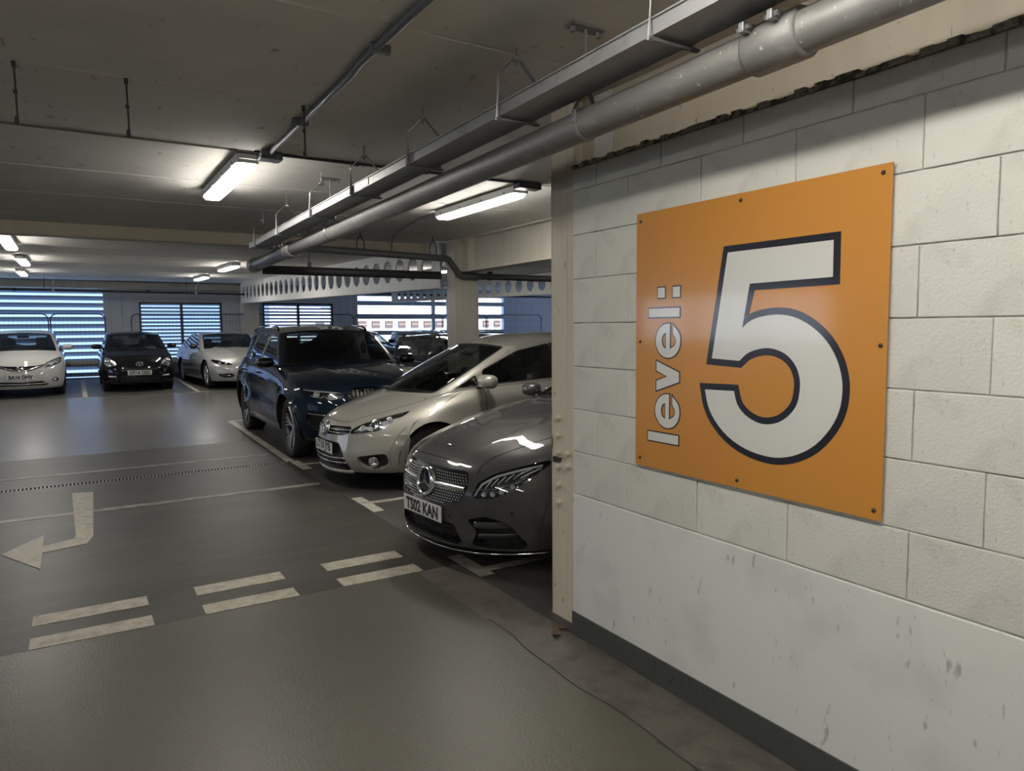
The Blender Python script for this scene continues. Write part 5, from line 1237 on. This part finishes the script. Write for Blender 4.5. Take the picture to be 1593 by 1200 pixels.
# ------------------------------------------------------------ pale silver saloon
def silver_saloon(loc, yaw):
    P = dict(L=4.96, W=1.88, fx=-.92, rx=-3.83, r=.345, sill=.20, paint=P_silver2, corner=.82, wheel_in=.04, cn=2.3, rim=('twin', 5), tyre_w=.22,
             nose=[(.17, -.05), (.24, -.005), (.36, .0), (.50, -.01), (.60, -.04), (.68, -.09), (.74, -.17), (.80, -.34)],
             shoulder=[(0, .655), (-.12, .70), (-.4, .765), (-.9, .85), (-1.4, .915), (-1.8, .95), (-2.8, .975), (-3.8, 1.0), (-4.96, .98)], crown=[(-1.8, .06), (-1.2, .085), (-.6, .08), (-.1, .05)], crown_rear=[(-4.96, .03), (-4.5, .05)],
             hood_disp=lambda x, y, t: .018*gs((abs(y)-.30)/.12)*min(1, max(0, (-x-.1)/.4)),
             glass=dict(cowl=-1.70, bulge=.26, front_top=-2.50, rear_top=-3.75, rear=-4.45, bulge_rear=.14, rail=[(-2.5, 1.345), (-2.9, 1.39), (-3.4, 1.375), (-3.8, 1.30)], tumble=.38, inset=.02, privacy=(0, 1),
                        side=[rp([(-1.95, 1.00), (-2.55, 1.30), (-2.95, 1.335), (-3.0, 1.0)], .04), rp([(-3.08, 1.0), (-3.04, 1.335), (-3.5, 1.31), (-4.1, 1.05)], .04)], mirror=(-1.92, 1.0, .9), mirror_paint=M_trim))
    c = Car('saloon_car', 'pale silver saloon with an upright rounded grille, partly behind the blue car', 'car', P, loc, yaw)
    g = c.recess('grille', rp([(-.27, .655), (.27, .655), (.29, .55), (.24, .44), (-.24, .44), (-.29, .55)], .07), .05, M_trim, M_chrome)
    MB().lathe([(0, .008), (.035, .006), (.04, 0)], 18, 'x', tuple(c.fpt(0, .56, -.03))).build('emblem', M_chrome, g, True)
    c.lamp(rp([(.43, .600), (.50, .665), (.66, .705), (.82, .745), (.84, .70), (.76, .635), (.60, .600)], .025), .05, M_lampdark, proj=[(.575, .645, .036, None), (.69, .668, .036, None)], strips=[([(.47, .610), (.60, .610), (.76, .65)], .007, M_led)])
    c.recess('lower_intake', rp([(-.26, .36), (.26, .36), (.28, .26), (-.28, .26)], .03), .05, M_trim)
    c.recess('side_intake', rp([(.40, .345), (.46, .40), (.74, .385), (.72, .33), (.60, .285), (.46, .29)], .025), .05, M_trim, mirror=True)
    c.fbar('intake_trim', [(.46, .335), (.70, .355)], (.008, .006), -.005, M_chrome, None, True)
    c.plate(0, .40, '', off=.02)
    c.build(); return c

# ------------------------------------------------------------ cars of the back row, mostly hidden
def back_car(name, label, loc, yaw, pnt, H=1.52, L=4.3, W=1.80, rails=False, privacy=(1, 2)):
    k = H-1.52
    P = dict(L=L, W=W, fx=-.85, rx=-L+.80, r=.32, sill=.21, paint=pnt, corner=.75, cn=2.5, rim=('single', 5), tyre_w=.21,
             nose=[(.18, -.05), (.26, 0), (.5, 0), (.66, -.03), (.76, -.08), (.84, -.18), (.92, -.36)],
             shoulder=[(0, .74), (-.12, .79), (-.4, .86), (-.9, .94), (-1.3, .99), (-2.4, 1.01+k*.5), (-L, 1.02+k*.5)], crown=[(-1.4, .05), (-.8, .07), (-.1, .04)], crown_rear=[(-L, .02), (-L+.2, .03)],
             glass=dict(cowl=-1.25, bulge=.24, front_top=-1.95, rear_top=-L+.45, rear=-L+.12, rail=[(-1.95, 1.40+k), (-2.4, 1.46+k), (-3.0, 1.47+k), (-L+.4, 1.42+k)], tumble=.28, inset=.02, privacy=privacy,
                        side=[rp([(-1.52, 1.04), (-2.0, 1.34+k), (-2.4, 1.39+k), (-2.45, 1.05)], .04), rp([(-2.53, 1.055), (-2.48, 1.395+k), (-3.1, 1.39+k), (-3.2, 1.07)], .04), rp([(-3.28, 1.08), (-3.2, 1.38+k), (-L+.62, 1.34+k), (-L+.42, 1.14)], .04)], mirror=(-1.5, 1.04, .9)))
    c = Car(name, label, 'car', P, loc, yaw)
    c.recess('grille', rp([(-.40, .70), (.40, .70), (.36, .56), (-.36, .56)], .03), .04, M_trim)
    c.lamp(rp([(.46, .66), (.50, .74), (.76, .80), (.78, .70), (.60, .64)], .03), .04, M_lampin, proj=[(.62, .70, .04, M_chrome)])
    c.recess('lower_intake', rp([(-.4, .38), (.4, .38), (.46, .26), (-.46, .26)], .03), .04, M_trim)
    c.build()
    if rails:
        for sg in (1, -1): MB().tube([Vector((x, sg*c.SG(x, z).y, z)) for x, z in [(-2.1, 1.42+k), (-2.25, 1.50+k), (-3.0, 1.525+k), (-3.6, 1.49+k), (-3.7, 1.44+k)]], .016, 6).build('roof_rail', M_trim, c.root, True)
    return c
PI = math.pi
grey_saloon((2.02, 4.50, 0), PI + math.radians(5))
silver_mpv((2.18, 7.37, 0), PI + math.radians(1))
blue_suv((3.25, 8.40, 0), -PI/2 - math.radians(1.0))
white_hatch((-1.05, 19.25, rise(20.4)-.005), -PI/2)
black_hatch((1.33, 19.45, rise(20.4)-.005), -PI/2)
silver_saloon((3.80, 18.75, rise(20)-.005), -PI/2 + math.radians(4))
back_car('estate_car', 'black estate car with roof rails standing behind the cream column', (5.86, 8.62, 0), -PI/2, P_black2, 1.56, 4.5, 1.84, True, ())
back_car('hatchback_car', 'cream-roofed car just showing above the roof of the silver people carrier', (8.3, 9.0, 0), -PI/2, P_white, 1.56, 4.2, 1.78)
back_car('hatchback_car', 'charcoal car of the far row, glimpsed between the blue and the black car', (7.5, 19.3, rise(20)), -PI/2, P_char, 1.44, 4.2, 1.76)
back_car('hatchback_car', 'pale silver car of the far row, glimpsed left of the cream column', (9.95, 19.3, rise(20)), -PI/2, P_silver2, 1.44, 4.2, 1.76)
